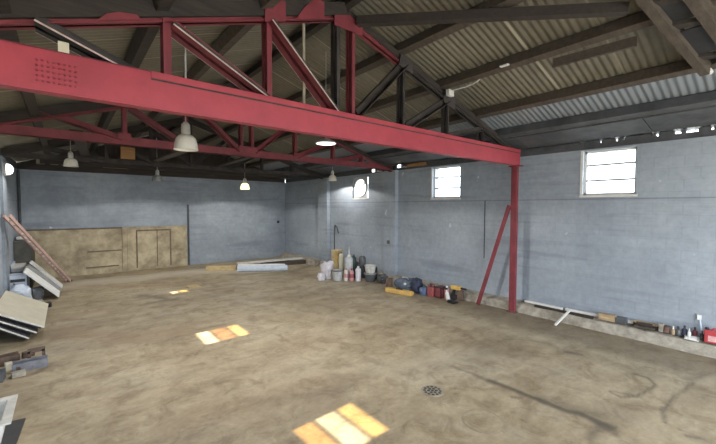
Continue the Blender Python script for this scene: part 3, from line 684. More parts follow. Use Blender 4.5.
MB().lathe((4.0, 5.9, 3.855), [(0.18, 0), (0.18, 0.006)], 28).build('diffuser', 'litwhite', dl)
ld = bpy.data.lights.new('lamp_fill_light', 'SPOT'); ld.energy = 95; ld.color = (1.0, 0.96, 0.90); ld.spot_size = 2.75; ld.spot_blend = 0.15; ld.shadow_soft_size = 0.0
lo = bpy.data.objects.new('lamp_fill_light', ld); COL.objects.link(lo); lo.parent = dl; lo.location = (0, 0, -0.005)
MB().tube((4.0, 5.9, 3.93), (4.0, 5.9, ztop(4.0, ROOF)-0.01), 0.009, 6).build('suspension_rod', 'grey', dl)
def flood(label, c):
    t = thing('floodlight', label, 'lamp', c, 'small lit floodlights at the wall head')
    MB().obox((c[0], c[1], c[2]+0.06), (0.09, 0.16, 0.12)).build('lamp_housing', 'darkgrey', t, bevel=0.01)
    MB().obox((c[0]-0.05, c[1], c[2]+0.06), (0.012, 0.13, 0.10)).build('lens', 'litwhite', t)
    MB().box((c[0]+0.045, c[1]-0.02, c[2]+0.04), (8.995, c[1]+0.02, c[2]+0.08)).build('mounting_arm', 'grey', t)
flood('small lit floodlight at the wall head just beyond the middle pier', (8.62, 9.62, 3.86)); flood('small lit floodlight at the wall head between the pier and the second window', (8.70, 8.42, 3.92))
bk = thing('bulkhead_lamp', 'round lit bulkhead lamp high on the left wall pier', 'lamp', (-1.02, 13.2, 3.45))
MB().lathe((XL+0.06, 13.2, 3.58), [(0.17, 0), (0.17, 0.04), (0.15, 0.05)], 24, axis=(1, 0, 0)).build('housing', 'white', bk, smooth=True)
MB().lathe((XL+0.11, 13.2, 3.58), [(0.145, 0), (0.135, 0.06), (0.09, 0.11), (0.02, 0.13)], 24, axis=(1, 0, 0)).build('lens', 'litwhite', bk, smooth=True)
jb = thing('junction_box', 'white square junction box where the near truss meets the brown purlin', 'junction box', (5.80, 4.28, 4.78))
MB().box((5.72, 4.26, 4.75), (5.88, 4.34, 4.87)).build('box_body', 'offwhite', jb, bevel=0.008)
MB().path([(5.80, 4.26, 4.85), (5.80, 3.95, 4.84), (5.80, 3.72, 4.87), (5.80, 3.66, 4.905)], 0.012).build('conduit', 'offwhite', jb)
tag(MB().obox((5.62, 3.1, 4.93), (0.06, 0.14, 0.02)).build('cable_clip', 'white'), 'tiny white plate clipped to the side of the brown purlin', 'plate')
tag(MB().box((2.73, 4.62, 4.05), (2.77, 4.645, 5.3)).build('hanging_strap', 'khaki'), 'khaki flat strap hanging behind the near truss', 'strap')
tag(MB().tube((1.17, 4.75, 4.06), (1.17, 4.75, 4.92), 0.008, 6).build('hanging_wire', 'offwhite'), 'thin pale wire hanging behind the red vertical of the near truss', 'wire')
tag(MB().box((-0.02, 4.30, 4.015), (0.06, 4.36, 4.11)).build('wood_block', 'cream'), 'small cream wood block standing on top of the girder', 'block')
c = MB().tube((4.21, YB-0.03, 0.02), (4.21, YB-0.03, 2.7), 0.035, 8); tag(c.build('conduit_pipe', 'soffit'), 'dark upright pipe on the back wall at the end of the plywood', 'pipe')
c = MB().tube((-1.24, YB-0.04, 1.85), (-1.24, YB-0.04, 3.88), 0.04, 8); tag(c.build('conduit_pipe', 'soffit'), 'dark upright pipe in the back left corner of the hall', 'pipe')
c = MB().tube((XR-0.015, 5.45, 1.2), (XR-0.015, 5.45, 2.8), 0.012, 6); tag(c.build('conduit_pipe', 'soffit'), 'thin dark conduit down the right wall beside the slanting brace', 'pipe')
c = MB().tube((XR-0.02, 12.6, 0.7), (XR-0.02, 12.6, 1.7), 0.02, 6); c.path([(XR-0.02, 12.6, 1.7), (XR-0.06, 12.5, 1.85), (XR-0.06, 12.35, 1.75), (XR-0.03, 12.3, 1.5)], 0.02); tag(c.build('cable_loop', 'soffit'), 'looped grey cable on the right wall above the bucket pile', 'cable')
c = MB().obox((8.57, YB-0.03, 1.84), (0.12, 0.05, 0.13)); tag(c.build('wall_box', 'black', bevel=0.01), 'small black box fixed to the back wall near the corner', 'box')
c = MB().obox((XR-0.185, 9.1, 1.38), (0.05, 0.1, 0.12)); tag(c.build('wall_socket', 'darkgrey', bevel=0.008), 'small dark socket on the pier beside the tool pile', 'socket')

# ------------------------------------------------------------------ back wall boarding
def board(name, label, x0, x1, inset=None):
    t = thing(name, label, 'board', ((x0+x1)/2, YB-0.05, 0), 'plywood boarding along the back wall')
    MB().box((x0, YB-0.05, 0.0), (x1, YB-0.012, 1.76)).build('panel', 'ply', t, bevel=0.004)
    MB().box((x0, YB-0.075, 1.74), (x1, YB-0.012, 1.79)).build('top_rail', 'plydark' if not inset else 'ply', t)
    return t
ba = board('plywood_board', 'long stained plywood board against the back wall behind the ladder', -1.15, 1.72)
MB().box((0.6, YB-0.065, 0.85), (1.70, YB-0.05, 0.90)).build('cross_batten', 'plydark', ba)
MB().box((0.55, YB-0.09, 0.25), (1.6, YB-0.05, 0.29)).build('low_batten', 'plydark', ba)
bb = board('plywood_board', 'plywood board with a framed hatch in it against the back wall', 1.90, 4.14, True)
MB().box((2.20, YB-0.066, 0.1), (2.25, YB-0.05, 1.62)).box((3.45, YB-0.066, 0.1), (3.5, YB-0.05, 1.62)).box((2.2, YB-0.075, 1.60), (3.5, YB-0.05, 1.66)).build('hatch_frame', 'plydark', bb)
MB().box((2.95, YB-0.060, 0.1), (2.98, YB-0.05, 1.60)).build('hatch_joint', 'plydark', bb)
tag(MB().box((1.73, YB-0.08, 0), (1.89, YB-0.012, 1.78)).build('timber_post', 'ply'), 'pale timber post between the two plywood boards', 'post')

# ------------------------------------------------------------------ left side stores
def ladder(name, label, foot, top, width, m):
    foot, top = Vector(foot), Vector(top); d = (top-foot).normalized(); s = Vector((d.y, -d.x, 0)).normalized()
    t = thing(name, label, 'ladder', foot)
    for k_ in (-1, 1):
        MB().beam(foot+s*k_*width/2, top+s*k_*width/2, 0.04, 0.085, side=s).build('rail', m, t)
    L = (top-foot).length; n_ = int(L/0.22)
    for i in range(n_):
        p = foot+d*(0.15+i*0.22); MB().tube(p-s*width/2, p+s*width/2, 0.024, 8).build('rung', 'offwhite', t)
    for k_ in (-1, 1): MB().obox(foot+s*k_*width/2+Vector((0, 0, 0.03)), (0.06, 0.09, 0.06)).build('rubber_foot', 'black', t)
ladder('ladder', 'pinkish fibreglass ladder leaning against the left wall pier', (0.03, 15.9, 0.0), (-1.17, 12.75, 2.36), 0.12, 'pinkgrp')
def leaning(label, y0, y1, xf, zt_, xt, m, edge, th=0.03, name='metal_panel', cat='panel', grp=None, ribs=0, off=0.0):
    """a stiff sheet with its foot on the floor at xf, leaning back to xt, zt_"""
    t = thing(name, label, cat, (xf, (y0+y1)/2, 0), grp)
    a = Vector((xf, 0, 0.0)); b = Vector((xt, 0, zt_)); d = (b-a).normalized(); n_ = Vector((d.z, 0, -d.x))
    if n_.z < 0: n_ = -n_
    a = a+n_*off; b = b+n_*off
    MB().prism([a+Vector((0, y0, 0)), b+Vector((0, y0, 0)), b+n_*th+Vector((0, y0, 0)), a+n_*th+Vector((0, y0, 0))], (0, y1-y0, 0)).build('sheet', m, t, bevel=0.003)
    MB().prism([a+n_*0.002+Vector((0, y0-0.012, 0)), b+n_*0.002+Vector((0, y0-0.012, 0)), b+n_*(th+0.004)+Vector((0, y0-0.012, 0)), a+n_*(th+0.004)+Vector((0, y0-0.012, 0))], (0, 0.012, 0)).build('edge_strip', edge, t)
    for i in range(ribs):
        y_ = y0+(i+0.5)*(y1-y0)/ribs
        MB().beam(a+n_*(th+0.012)+Vector((0, y_, 0))+d*0.02, b+n_*(th+0.012)+Vector((0, y_, 0))-d*0.02, 0.05, 0.024, side=(0, 1, 0)).build('rib', edge, t)
    return t
G_ = 'cream panels stacked leaning on the left wall'
for i in range(6):
    o_ = 0.012+i*0.04
    lab = ['bottom panel of the leaning cream stack, flat on the floor edge', 'second panel from the bottom of the leaning cream stack', 'third panel from the bottom of the leaning cream stack', 'third panel from the top of the leaning cream stack', 'second panel from the top of the leaning cream stack', 'topmost cream laminate panel of the leaning stack by the left wall'][i]
    leaning(lab, 9.42-(5-i)*0.03+0.15*(i % 2 == 0 and i < 5), 11.6, -0.68+i*0.035, 0.44, -1.27+i*0.005, 'cream' if i == 5 else 'darkgrey', 'offwhite' if i in (5, 3, 1) else 'black', 0.024 if i < 5 else 0.03, 'laminate_panel', 'panel', G_, off=o_)
leaning('nearest grey ribbed sheet leaning on the left wall, white front edge', 13.1, 13.85, -0.26, 0.80, -0.98, 'offwhite', 'white', 0.03, 'ribbed_sheet', 'sheet', 'ribbed sheets leaning on the left wall', 4, 0.06)
leaning('middle grey ribbed sheet leaning on the left wall, greenish grey', 13.92, 14.55, -0.22, 0.84, -0.96, 'khaki', 'grey', 0.03, 'ribbed_sheet', 'sheet', 'ribbed sheets leaning on the left wall', 3, 0.03)
leaning('farthest ribbed sheet leaning on the left wall, next to the ladder foot', 14.62, 15.1, -0.18, 0.88, -0.92, 'palegrey', 'offwhite', 0.03, 'ribbed_sheet', 'sheet', 'ribbed sheets leaning on the left wall', 3, 0.03)
# dark cupboard and white drum box beside the pier
cb = thing('cupboard', 'dark low cupboard standing against the left wall behind the white tubs', 'cupboard', (-1.05, 15.9, 0))
MB().box((XL+0.01, 15.35, 0), (-0.88, 16.7, 1.50)).build('body', 'cupboard', cb, bevel=0.01)
MB().box((-0.88, 15.38, 0.05), (-0.865, 16.0, 1.46)).build('door', 'cupboard', cb); MB().box((-0.88, 16.03, 0.05), (-0.865, 16.67, 1.46)).build('door', 'cupboard', cb)
MB().box((XL+0.01, 15.33, 1.50), (-0.86, 16.72, 1.53)).build('top', 'darkgrey', cb)
tag(MB().obox((-1.07, 15.8, 1.59), (0.38, 0.5, 0.10), 0.1).build('folded_sheet', 'offwhite', bevel=0.03), 'folded white sheet lying on top of the dark cupboard', 'sheet')
fl = thing('worktop', 'white worktop offcut lying on the grey crates beyond the tubs', 'worktop', (-0.95, 14.8, 0.78))
MB().box((-1.27, 14.35, 0.78), (-1.0, 15.25, 0.84)).build('slab', 'offwhite', fl, bevel=0.008)
MB().box((-1.28, 14.34, 0.84), (-1.25, 15.26, 0.92)).build('upstand', 'bluewhite', fl)
cr = thing('crate', 'grey crate under the white worktop offcut', 'crate', (-1.08, 14.8, 0))
MB().box((-1.27, 14.45, 0.0), (-1.02, 15.2, 0.76)).build('body', 'grey', cr, bevel=0.015); MB().box((-1.28, 14.43, 0.68), (-1.01, 15.22, 0.775)).build('rim', 'palegrey', cr, bevel=0.01)
def tub(label, c, r0, r1, h, m, rim, grp=None, name='bucket', handle=True, inner='black', lid=None):
    t = thing(name, label, name, c, grp); x, y, z = c
    MB().lathe(c, [(r0*0.96, 0), (r0, 0.01), (r1, h), (r1*0.94, h), (r1*0.9, h*0.9), (r0*0.88, 0.03)], 22, cap=True).build('body', m, t, smooth=True)
    MB().lathe((x, y, z+h-0.035), [(r1*1.0, 0), (r1*1.06, 0.005), (r1*1.06, 0.035), (r1*0.95, 0.04), (r1*0.93, 0.02)], 22, cap=False).build('rim', rim, t, smooth=True)
    if lid: MB().lathe((x, y, z+h), [(r1*1.07, 0.0), (r1*1.07, 0.02), (r1*0.9, 0.028)], 22).build('lid', lid, t, smooth=True)
    if handle:
        pts = [(x+math.cos(a)*r1*1.06*math.cos(0.9), y+math.cos(a)*r1*1.06*math.sin(0.9)-0.0, z+h*0.85-abs(math.sin(a))*r1*0.7) for a in np.linspace(0, math.pi, 13)]
        pts = [(p[0]-math.sin(a)*r1*1.02*0.6, p[1]-math.sin(a)*r1*1.02*0.8, p[2]) for p, a in zip(pts, np.linspace(0, math.pi, 13))]
        MB().path(pts, 0.006, 6).build('handle', 'grey', t)
    return t
wb = thing('appliance_box', 'bluish white open box beside the pier on the left', 'box', (-1.04, 13.75, 0))
bx = MB(); bx.box((-1.27, 13.5, 0), (-0.86, 13.53, 0.70)).box((-1.27, 13.97, 0), (-0.86, 14.0, 0.70)).box((-1.27, 13.5, 0), (-1.24, 14.0, 0.70)).box((-0.89, 13.5, 0), (-0.86, 14.0, 0.70)).box((-1.27, 13.5, 0), (-0.86, 14.0, 0.03)); bx.build('body', 'bluewhite', wb, bevel=0.006)
MB().box((-1.22, 13.488, 0.52), (-0.92, 13.50, 0.60)).build('dark_slot', 'black', wb); MB().path([(-1.15, 13.485, 0.50), (-1.10, 13.46, 0.3), (-1.0, 13.47, 0.22), (-0.93, 13.485, 0.3)], 0.015).build('hose', 'darkgrey', wb)
tag(MB().blob((-0.66, 13.3, 0), (0.28, 0.34, 0.36), 3, 0.35).build('refuse_sack', 'darkgrey', smooth=True), 'dark slumped sack under the nearest ribbed sheet', 'sack')
tag(MB().blob((-0.98, 12.9, 0), (0.42, 0.5, 0.52), 5, 0.3).build('plastic_sack', 'bluewhite', smooth=True), 'bluish white plastic sack in front of the open box', 'sack')
tag(MB().blob((-0.62, 12.45, 0), (0.22, 0.28, 0.17), 6, 0.45).build('rag_bundle', 'grey', smooth=True), 'grey rag bundle on the floor at the far end of the cream stack', 'rags')
tag(MB().blob((-0.42, 12.2, 0), (0.16, 0.2, 0.12), 8, 0.45).build('rag_bundle', 'black', smooth=True), 'small black rag bundle near the foot of the cream stack', 'rags')
# steel offcuts on the floor at the left
def channel(name, label, c, L, w, h, rz, m='steelblue', grp='steel offcuts on the floor'):
    R = Matrix.Rotation(rz, 3, 'Z'); t = thing(name, label, 'steel offcut', c, grp)
    def P(x, y, z): return Vector(c)+R @ Vector((x, y, z))
    prof = [(-w/2, 0), (w/2, 0), (w/2, h), (w/2-0.025, h), (w/2-0.025, 0.025), (-w/2+0.025, 0.025), (-w/2+0.025, h), (-w/2, h)]
    mb = MB(); mb.prism([P(-L/2, a, b) for a, b in prof], R @ Vector((L, 0, 0))); mb.build('channel', m, t)
    MB().add([P(-L/2+0.05, -w/2-0.004, h*0.3), P(-L/2+0.05+0.05, -w/2-0.004, h*0.3), P(-L/2+0.1, -w/2-0.004, h*0.7), P(-L/2+0.05, -w/2-0.004, h*0.7), P(-L/2+0.05, -w/2, h*0.3), P(-L/2+0.1, -w/2, h*0.3), P(-L/2+0.1, -w/2, h*0.7), P(-L/2+0.05, -w/2, h*0.7)],
             [(0,1,2,3), (4,7,6,5), (0,4,5,1), (1,5,6,2), (2,6,7,3), (3,7,4,0)]).build('cleat', 'rust', t)
    return t
channel('steel_channel', 'blue grey steel channel at the right end of the offcuts on the floor', (-0.50, 7.72, 0), 0.42, 0.20, 0.135, 0.03)
channel('steel_channel', 'rusty steel channel lying behind the others near the cream stack', (-0.86, 8.15, 0), 0.40, 0.18, 0.15, 0.2, 'rust')
channel('steel_channel', 'dark steel channel end nearest the left edge of the offcuts', (-0.98, 7.45, 0), 0.42, 0.20, 0.15, -0.05, 'darkgrey')
ub = thing('steel_bracket', 'rusty square U bracket standing behind the blue grey channel', 'bracket', (-0.44, 8.05, 0), 'steel offcuts on the floor')
MB().box((-0.55, 7.98, 0), (-0.51, 8.12, 0.19)).box((-0.37, 7.98, 0), (-0.33, 8.12, 0.19)).box((-0.55, 7.98, 0.16), (-0.33, 8.12, 0.20)).build('bracket_body', 'rust', ub); MB().box((-0.51, 7.96, 0), (-0.37, 8.14, 0.02)).build('foot_plate', 'rust', ub)
tag(MB().obox((-0.76, 7.84, 0.06), (0.09, 0.12, 0.12), 0.2).build('concrete_block', 'cream', bevel=0.01), 'small pale block between the steel offcuts', 'block')
tag(MB().obox((-0.62, 7.47, 0.035), (0.16, 0.14, 0.07), 0.15).build('concrete_block', 'concrete', bevel=0.01), 'flat grey concrete lump in front of the steel offcuts', 'block')
tag(MB().obox((-0.56, 8.34, 0.05), (0.16, 0.08, 0.10), 0.4).build('wood_block', 'rust', bevel=0.01), 'dark brown wood block behind the steel offcuts', 'block')
# white tote and flat black sheet at the near left
tb = thing('storage_tote', 'white open storage tote standing on a black sheet at the near left', 'tote', (-0.95, 5.55, 0.02))
cx, cy = -0.875, 5.42
def frust(z0, z1, a0, a1, th=0.0):
    return [(cx+sx*a0[0], cy+sy*a0[1], z0) for sx, sy in ((-1,-1),(1,-1),(1,1),(-1,1))]+[(cx+sx*a1[0], cy+sy*a1[1], z1) for sx, sy in ((-1,-1),(1,-1),(1,1),(-1,1))]
q = MB(); q.add(frust(0.03, 0.36, (0.27, 0.22), (0.33, 0.29)), [(0,3,2,1), (0,1,5,4), (1,2,6,5), (2,3,7,6), (3,0,4,7)]); q.add(frust(0.05, 0.36, (0.25, 0.20), (0.31, 0.27)), [(0,1,2,3), (0,4,5,1), (1,5,6,2), (2,6,7,3), (3,7,4,0)]); q.build('body', 'white', tb)
q = MB(); o_ = frust(0.355, 0.375, (0.385, 0.36), (0.385, 0.36)); i_ = frust(0.355, 0.375, (0.305, 0.265), (0.305, 0.265))
q.add(o_+i_, [(0,1,5,4), (1,2,6,5), (2,3,7,6), (3,0,4,7), (8,12,13,9), (9,13,14,10), (10,14,15,11), (11,15,12,8), (4,5,13,12), (5,6,14,13), (6,7,15,14), (7,4,12,15), (0,8,9,1), (1,9,10,2), (2,10,11,3), (3,11,8,0)]); q.build('rim', 'offwhite', tb)
tag(MB().prism([(-1.28, 5.98, 0), (-0.44, 5.88, 0), (-0.50, 5.0, 0), (-1.28, 4.9, 0)], (0, 0, 0.018)).build('black_floor_sheet', 'black'), 'flat black sheet on the floor under the white tote', 'mat')  # thin black four-sided sheet lying under the tote
tag(MB().blob((-0.92, 6.35, 0), (0.22, 0.2, 0.10), 12, 0.4).build('plaster_lump', 'offwhite', smooth=True), 'crumbled white lump on the floor just behind the tote', 'lump')

# ------------------------------------------------------------------ back middle: roll and timbers on the floor
rl = thing('insulation_roll', 'long white wrapped bundle lying on the floor before the back wall', 'bundle', (6.1, 13.7, 0))
MB().lathe((5.30, 14.15, 0.12), [(0.10, 0), (0.125, 0.02), (0.12, 0.6), (0.13, 1.2), (0.12, 1.95), (0.10, 1.98)], 16, axis=(0.86, -0.51, 0)).build('wrapped_roll', 'bluewhite', rl, smooth=True)
MB().lathe((5.42, 14.42, 0.13), [(0.11, 0), (0.13, 0.02), (0.125, 0.9), (0.13, 1.5), (0.11, 1.9)], 16, axis=(0.86, -0.51, 0)).build('wrapped_roll', 'white', rl, smooth=True)
tag(MB().beam((5.6, 14.95, 0.20), (8.5, 14.55, 0.24), 0.35, 0.05).build('white_board', 'offwhite'), 'long white board resting over the timbers behind the white bundle', 'board')
tag(MB().beam((6.6, 14.75, 0.08), (8.55, 14.35, 0.08), 0.22, 0.16).build('timber_baulk', 'timberlight'), 'dark brown timber baulk under the white board', 'timber')
tag(MB().beam((4.45, 15.3, 0.09), (5.42, 14.6, 0.09), 0.22, 0.18).build('timber_baulk', 'paleyellow', bevel=0.01), 'yellowish timber baulk at the end of the white bundle', 'timber')
tag(MB().beam((7.0, 15.9, 0.05), (8.4, 15.6, 0.05), 0.2, 0.10).build('timber_baulk', 'timberlight'), 'brown timber lying by the foot of the back wall near the corner', 'timber')
tag(MB().obox((8.55, 13.6, 0.14), (0.35, 0.5, 0.28), 0.2).build('concrete_block', 'concrete', bevel=0.02), 'grey concrete block in the far right corner', 'block')
tag(MB().box((3.0, 12.2, 0.0), (3.35, 12.6, 0.02)).build('card_scrap', 'paleyellow'), 'flat yellowish scrap of card on the floor past the sunlit patch', 'scrap')

# ------------------------------------------------------------------ bucket pile by the right wall
tag(MB().blob((7.36, 10.80, 0), (0.38, 0.42, 0.66), 21, 0.42).build('rubble_sack', 'bag', smooth=True), 'crumpled white sack at the left end of the bucket pile', 'sack')
tag(MB().blob((6.98, 10.60, 0), (0.2, 0.28, 0.26), 23, 0.45).build('rubble_sack', 'bag', smooth=True), 'small white crumpled bag on the floor beside the white sack', 'sack')
tub('pale grey bucket in front of the white sack', (7.46, 10.28, 0), 0.15, 0.19, 0.37, 'palegrey', 'darkgrey', 'buckets by the right wall')
cs = thing('carton', 'tall tan carton with a yellow panel behind the white sack', 'carton', (8.2, 11.35, 0)); MB().obox((8.22, 11.35, 0.47), (0.36, 0.30, 0.94), 0.35).build('box_body', 'paleyellow', cs, bevel=0.01); MB().obox((8.155, 11.21, 0.70), (0.24, 0.02, 0.34), 0.35).build('printed_panel', 'yellow', cs)
def drum(label, c, r, h, m, cap=None, grp=None, name='canister', nozzle=False, band=None):
    t = thing(name, label, name, c, grp); x, y, z = c
    MB().lathe(c, [(r*0.94, 0), (r, 0.015), (r, h*0.86), (r*0.9, h*0.93), (r*0.45, h), (r*0.4, h)], 20).build('body', m, t, smooth=True)
    MB().lathe((x, y, z+h-0.002), [(r*0.42, 0), (r*0.42, 0.05), (r*0.36, 0.06)], 14).build('cap', cap or 'darkgrey', t, smooth=True)
    if nozzle: MB().lathe((x, y, z+h+0.05), [(r*0.30, 0), (r*0.26, 0.06), (r*0.10, 0.22), (r*0.08, 0.30)], 12).build('nozzle', 'palegrey', t, smooth=True)
    if band: MB().lathe((x, y, z+h*0.3), [(r*1.01, 0), (r*1.01, h*0.35)], 20, cap=False).build('label_band', band, t, smooth=True)
    return t
drum('cream upright canister between the tan carton and the grey gas canister', (8.05, 10.85, 0), 0.10, 0.86, 'cream', grp='upright canisters')
drum('tall pale grey canister with a long nozzle in the middle of the pile', (7.98, 10.28, 0), 0.145, 0.82, 'palegrey', 'white', 'upright canisters', nozzle=True)
drum('dark green canister behind the pink cans', (8.23, 10.32, 0), 0.10, 0.80, 'green', 'darkgrey', 'upright canisters')
drum('dark blue grey tall canister nearest the wall in the pile', (8.48, 10.12, 0), 0.13, 0.82, 'darkgrey', 'grey', 'upright canisters')
drum('white can with a pink band in front of the tall grey canister', (7.64, 10.02, 0), 0.07, 0.40, 'offwhite', 'pink', 'small cans in the pile', 'can', band='pink')
drum('faded red can in front of the dark green canister', (7.80, 9.90, 0), 0.08, 0.38, 'pink', 'maroon', 'small cans in the pile', 'can', band='mutedred')
drum('pale pinkish white can beside the stacked tubs', (7.99, 9.76, 0), 0.10, 0.46, 'bag', 'offwhite', 'small cans in the pile', 'can')
tub('dark grey tub carrying a white bucket near the right wall', (8.26, 9.42, 0), 0.17, 0.21, 0.30, 'darkgrey', 'grey', 'buckets by the right wall', handle=False)
tub('white bucket stacked in the dark grey tub', (8.26, 9.42, 0.305), 0.16, 0.20, 0.27, 'offwhite', 'palegrey', 'buckets by the right wall')
tag(MB().blob((8.62, 9.75, 0), (0.30, 0.44, 0.46), 31, 0.35).build('refuse_sack', 'black', smooth=True), 'black sack beside the stacked tubs against the right wall', 'sack')
tag(MB().blob((8.42, 8.95, 0), (0.28, 0.4, 0.30), 33, 0.4).build('refuse_sack', 'darkgrey', smooth=True), 'grey sack below the pier at the end of the bucket pile', 'sack')

tag(MB().blob((8.66, 10.75, 0), (0.36, 0.5, 0.5), 35, 0.35).build('tarpaulin', 'darkgrey', smooth=True), 'dark crumpled tarpaulin behind the canisters against the wall', 'tarpaulin')
# ------------------------------------------------------------------ tool pile
lv = thing('tool_case', 'long yellow tool case lying on the floor before the blue bags', 'case', (7.72, 7.55, 0))
MB().obox((7.74, 7.50, 0.07), (0.18, 0.92, 0.13), 0.19).build('body', 'yellow', lv, bevel=0.02); MB().obox((7.74, 7.50, 0.145), (0.05, 0.22, 0.03), 0.19).build('handle', 'black', lv); MB().obox((7.655, 7.48, 0.07), (0.01, 0.82, 0.02), 0.19).build('seam', 'paleyellow', lv)
tag(MB().obox((8.0, 8.2, 0.17), (0.12, 0.20, 0.34), 0.2).build('wood_block', 'rust', bevel=0.01), 'dark brown upright block at the left end of the tool pile', 'block')
def sack(name, label, c, s, seed, m, strap=None, grp='tool bags by the right wall'):
    t = thing(name, label, 'bag', c, grp); MB().blob(c, s, seed, 0.28, pw=0.6).build('body', m, t, smooth=True)
    z = c[2]+s[2]*0.95
    MB().path([(c[0]-0.02, c[1]-s[1]*0.25, z-0.05), (c[0]-0.03, c[1]-s[1]*0.15, z+0.06), (c[0]-0.03, c[1]+s[1]*0.15, z+0.06), (c[0]-0.02, c[1]+s[1]*0.25, z-0.05)], 0.012).build('carry_strap', strap or 'black', t)
    return t
sack('tool_bag', 'long slate blue tool bag behind the yellow case', (8.28, 7.74, 0), (0.42, 0.70, 0.36), 41, 'slate', 'palegrey')
tag(MB().obox((8.08, 7.58, 0.24), (0.05, 0.07, 0.06), 0.2).build('white_tag', 'white'), 'white paper tag on the side of the slate blue bag', 'tag')
sack('tool_bag', 'dark navy upright tool bag in the middle of the tool pile', (8.22, 7.20, 0), (0.32, 0.27, 0.44), 43, 'navy')
sack('tool_bag', 'small blue cloth bag between the navy bag and the red case', (8.22, 6.92, 0), (0.30, 0.22, 0.26), 45, 'blue', 'navy')
rc = thing('fuel_can', 'red plastic fuel can in the tool pile', 'can', (8.27, 6.54, 0)); MB().obox((8.27, 6.56, 0.15), (0.22, 0.20, 0.30), 0.1).build('body', 'mutedred', rc, bevel=0.03); MB().tube((8.22, 6.55, 0.30), (8.18, 6.52, 0.37), 0.025, 10).build('spout', 'black', rc); MB().path([(8.30, 6.48, 0.30), (8.30, 6.5, 0.36), (8.30, 6.64, 0.36), (8.30, 6.66, 0.30)], 0.014).build('handle', 'maroon', rc)
mc = thing('tool_crate', 'maroon plastic crate beside the red fuel can', 'crate', (8.38, 6.33, 0)); MB().box((8.26, 6.22, 0), (8.54, 6.25, 0.32)).box((8.26, 6.42, 0), (8.54, 6.45, 0.32)).box((8.26, 6.22, 0), (8.29, 6.45, 0.32)).box((8.51, 6.22, 0), (8.54, 6.45, 0.32)).box((8.26, 6.22, 0), (8.54, 6.45, 0.03)).build('body', 'maroon', mc, bevel=0.006); MB().box((8.25, 6.21, 0.29), (8.55, 6.46, 0.315)).build('rim', 'black', mc)
drum('pale grey pink canister beside the maroon crate', (8.42, 6.27, 0), 0.07, 0.30, 'pink', 'white', None, 'canister')
dr = thing('power_drill', 'black and yellow power tool lying on the tool pile', 'drill', (8.50, 5.72, 0)); MB().obox((8.52, 5.74, 0.34), (0.12, 0.30, 0.11), 0.1).build('body', 'yellow', dr, bevel=0.02); MB().tube((8.53, 5.59, 0.34), (8.55, 5.43, 0.33), 0.03, 10).build('chuck', 'black', dr); MB().beam((8.52, 5.80, 0.30), (8.51, 5.84, 0.12), 0.06, 0.07).build('handle', 'black', dr); MB().obox((8.51, 5.80, 0.06), (0.12, 0.16, 0.12), 0.1).build('battery', 'black', dr, bevel=0.01)
tag(MB().obox((8.56, 5.90, 0.14), (0.12, 0.18, 0.26), 0.2).build('wood_block', 'rust', bevel=0.01), 'dark wood block propped under the yellow power tool', 'block')
bt = thing('spray_bottle', 'white spray bottle leaning at the end of the tool pile', 'bottle', (8.30, 5.95, 0)); MB().lathe((8.22, 5.80, 0.02), [(0.045, 0), (0.055, 0.01), (0.055, 0.2), (0.02, 0.26), (0.02, 0.30)], 14, axis=(0.35, 0.5, 0.8)).build('body', 'white', bt, smooth=True); MB().obox((8.335, 5.965, 0.30), (0.05, 0.08, 0.05), 0.5).build('trigger_head', 'black', bt)
tag(MB().blob((8.12, 5.86, 0), (0.2, 0.26, 0.07), 51, 0.5).build('cable_heap', 'black', smooth=True), 'small black heap of cable before the spray bottle', 'cable')

# ------------------------------------------------------------------ things on the concrete ledge
def strip(name, label, p, q, w, h, m='white', cat='strip', grp=None): return tag(MB().beam(p, q, w, h).build(name, m, bevel=0.003), label, cat, grp)
strip('white_trim_strip', 'white trim strip on the ledge nearest the red column', (8.93, 4.25, 0.262), (8.88, 3.36, 0.262), 0.10, 0.05, 'white', grp='white trim strips on the ledge')
strip('white_trim_strip', 'white trim strip on the ledge beyond the white stick', (8.92, 3.30, 0.262), (8.92, 2.02, 0.275), 0.08, 0.055, 'white', grp='white trim strips on the ledge')
strip('dark_batten', 'dark batten lying on the ledge in front of the white strips', (8.80, 3.95, 0.225), (8.79, 2.70, 0.225), 0.07, 0.05, 'timber', 'batten')
strip('white_stick', 'short white stick propped from the floor against the ledge', (8.30, 3.28, 0.02), (8.76, 3.16, 0.29), 0.045, 0.03, 'white', 'stick')
def ledgebox(name, label, cat, y0, y1, h, m, x0=8.76, x1=8.90, z=0.232, extra=None):
    t = thing(name, label, cat, ((x0+x1)/2, (y0+y1)/2, z)); MB().box((x0, y0, z), (x1, y1, z+h)).build('body', m, t, bevel=0.006)
    if extra: MB().box((x0-0.004, y0+0.02, z+h*0.35), (x0, y1-0.02, z+h*0.6)).build('tape', extra, t)
    return t
ledgebox('cardboard_box', 'long tan cardboard box on the ledge under the nearest window', 'box', 2.30, 2.60, 0.13, 'card', extra='paleyellow')
ledgebox('battery_box', 'black box butted to the end of the tan cardboard box', 'box', 2.11, 2.29, 0.12, 'darkgrey')
k_ = 0
for i, (y0, y1, x, z, m, lab) in enumerate([(1.60, 2.06, 8.92, 0.26, 'timberlight', 'brown offcut against the wall at the back of the ledge pile'), (1.62, 2.0, 8.85, 0.26, 'timber', 'dark wood offcut in the middle of the ledge pile'), (1.66, 1.98, 8.78, 0.25, 'timberlight', 'front brown wood offcut of the ledge pile'),
          (1.64, 2.02, 8.90, 0.315, 'card', 'tan wood offcut on top of the ledge pile'), (1.70, 1.95, 8.82, 0.31, 'timber', 'short dark wood offcut lying on the front of the ledge pile')]):
    tag(MB().beam((x, y0, z), (x+random.uniform(-.02, .02), y1, z+random.uniform(-0.004, 0.004)), 0.06, 0.05).build('wood_offcut', m, bevel=0.003), lab, 'wood offcut', 'wood offcuts on the ledge')
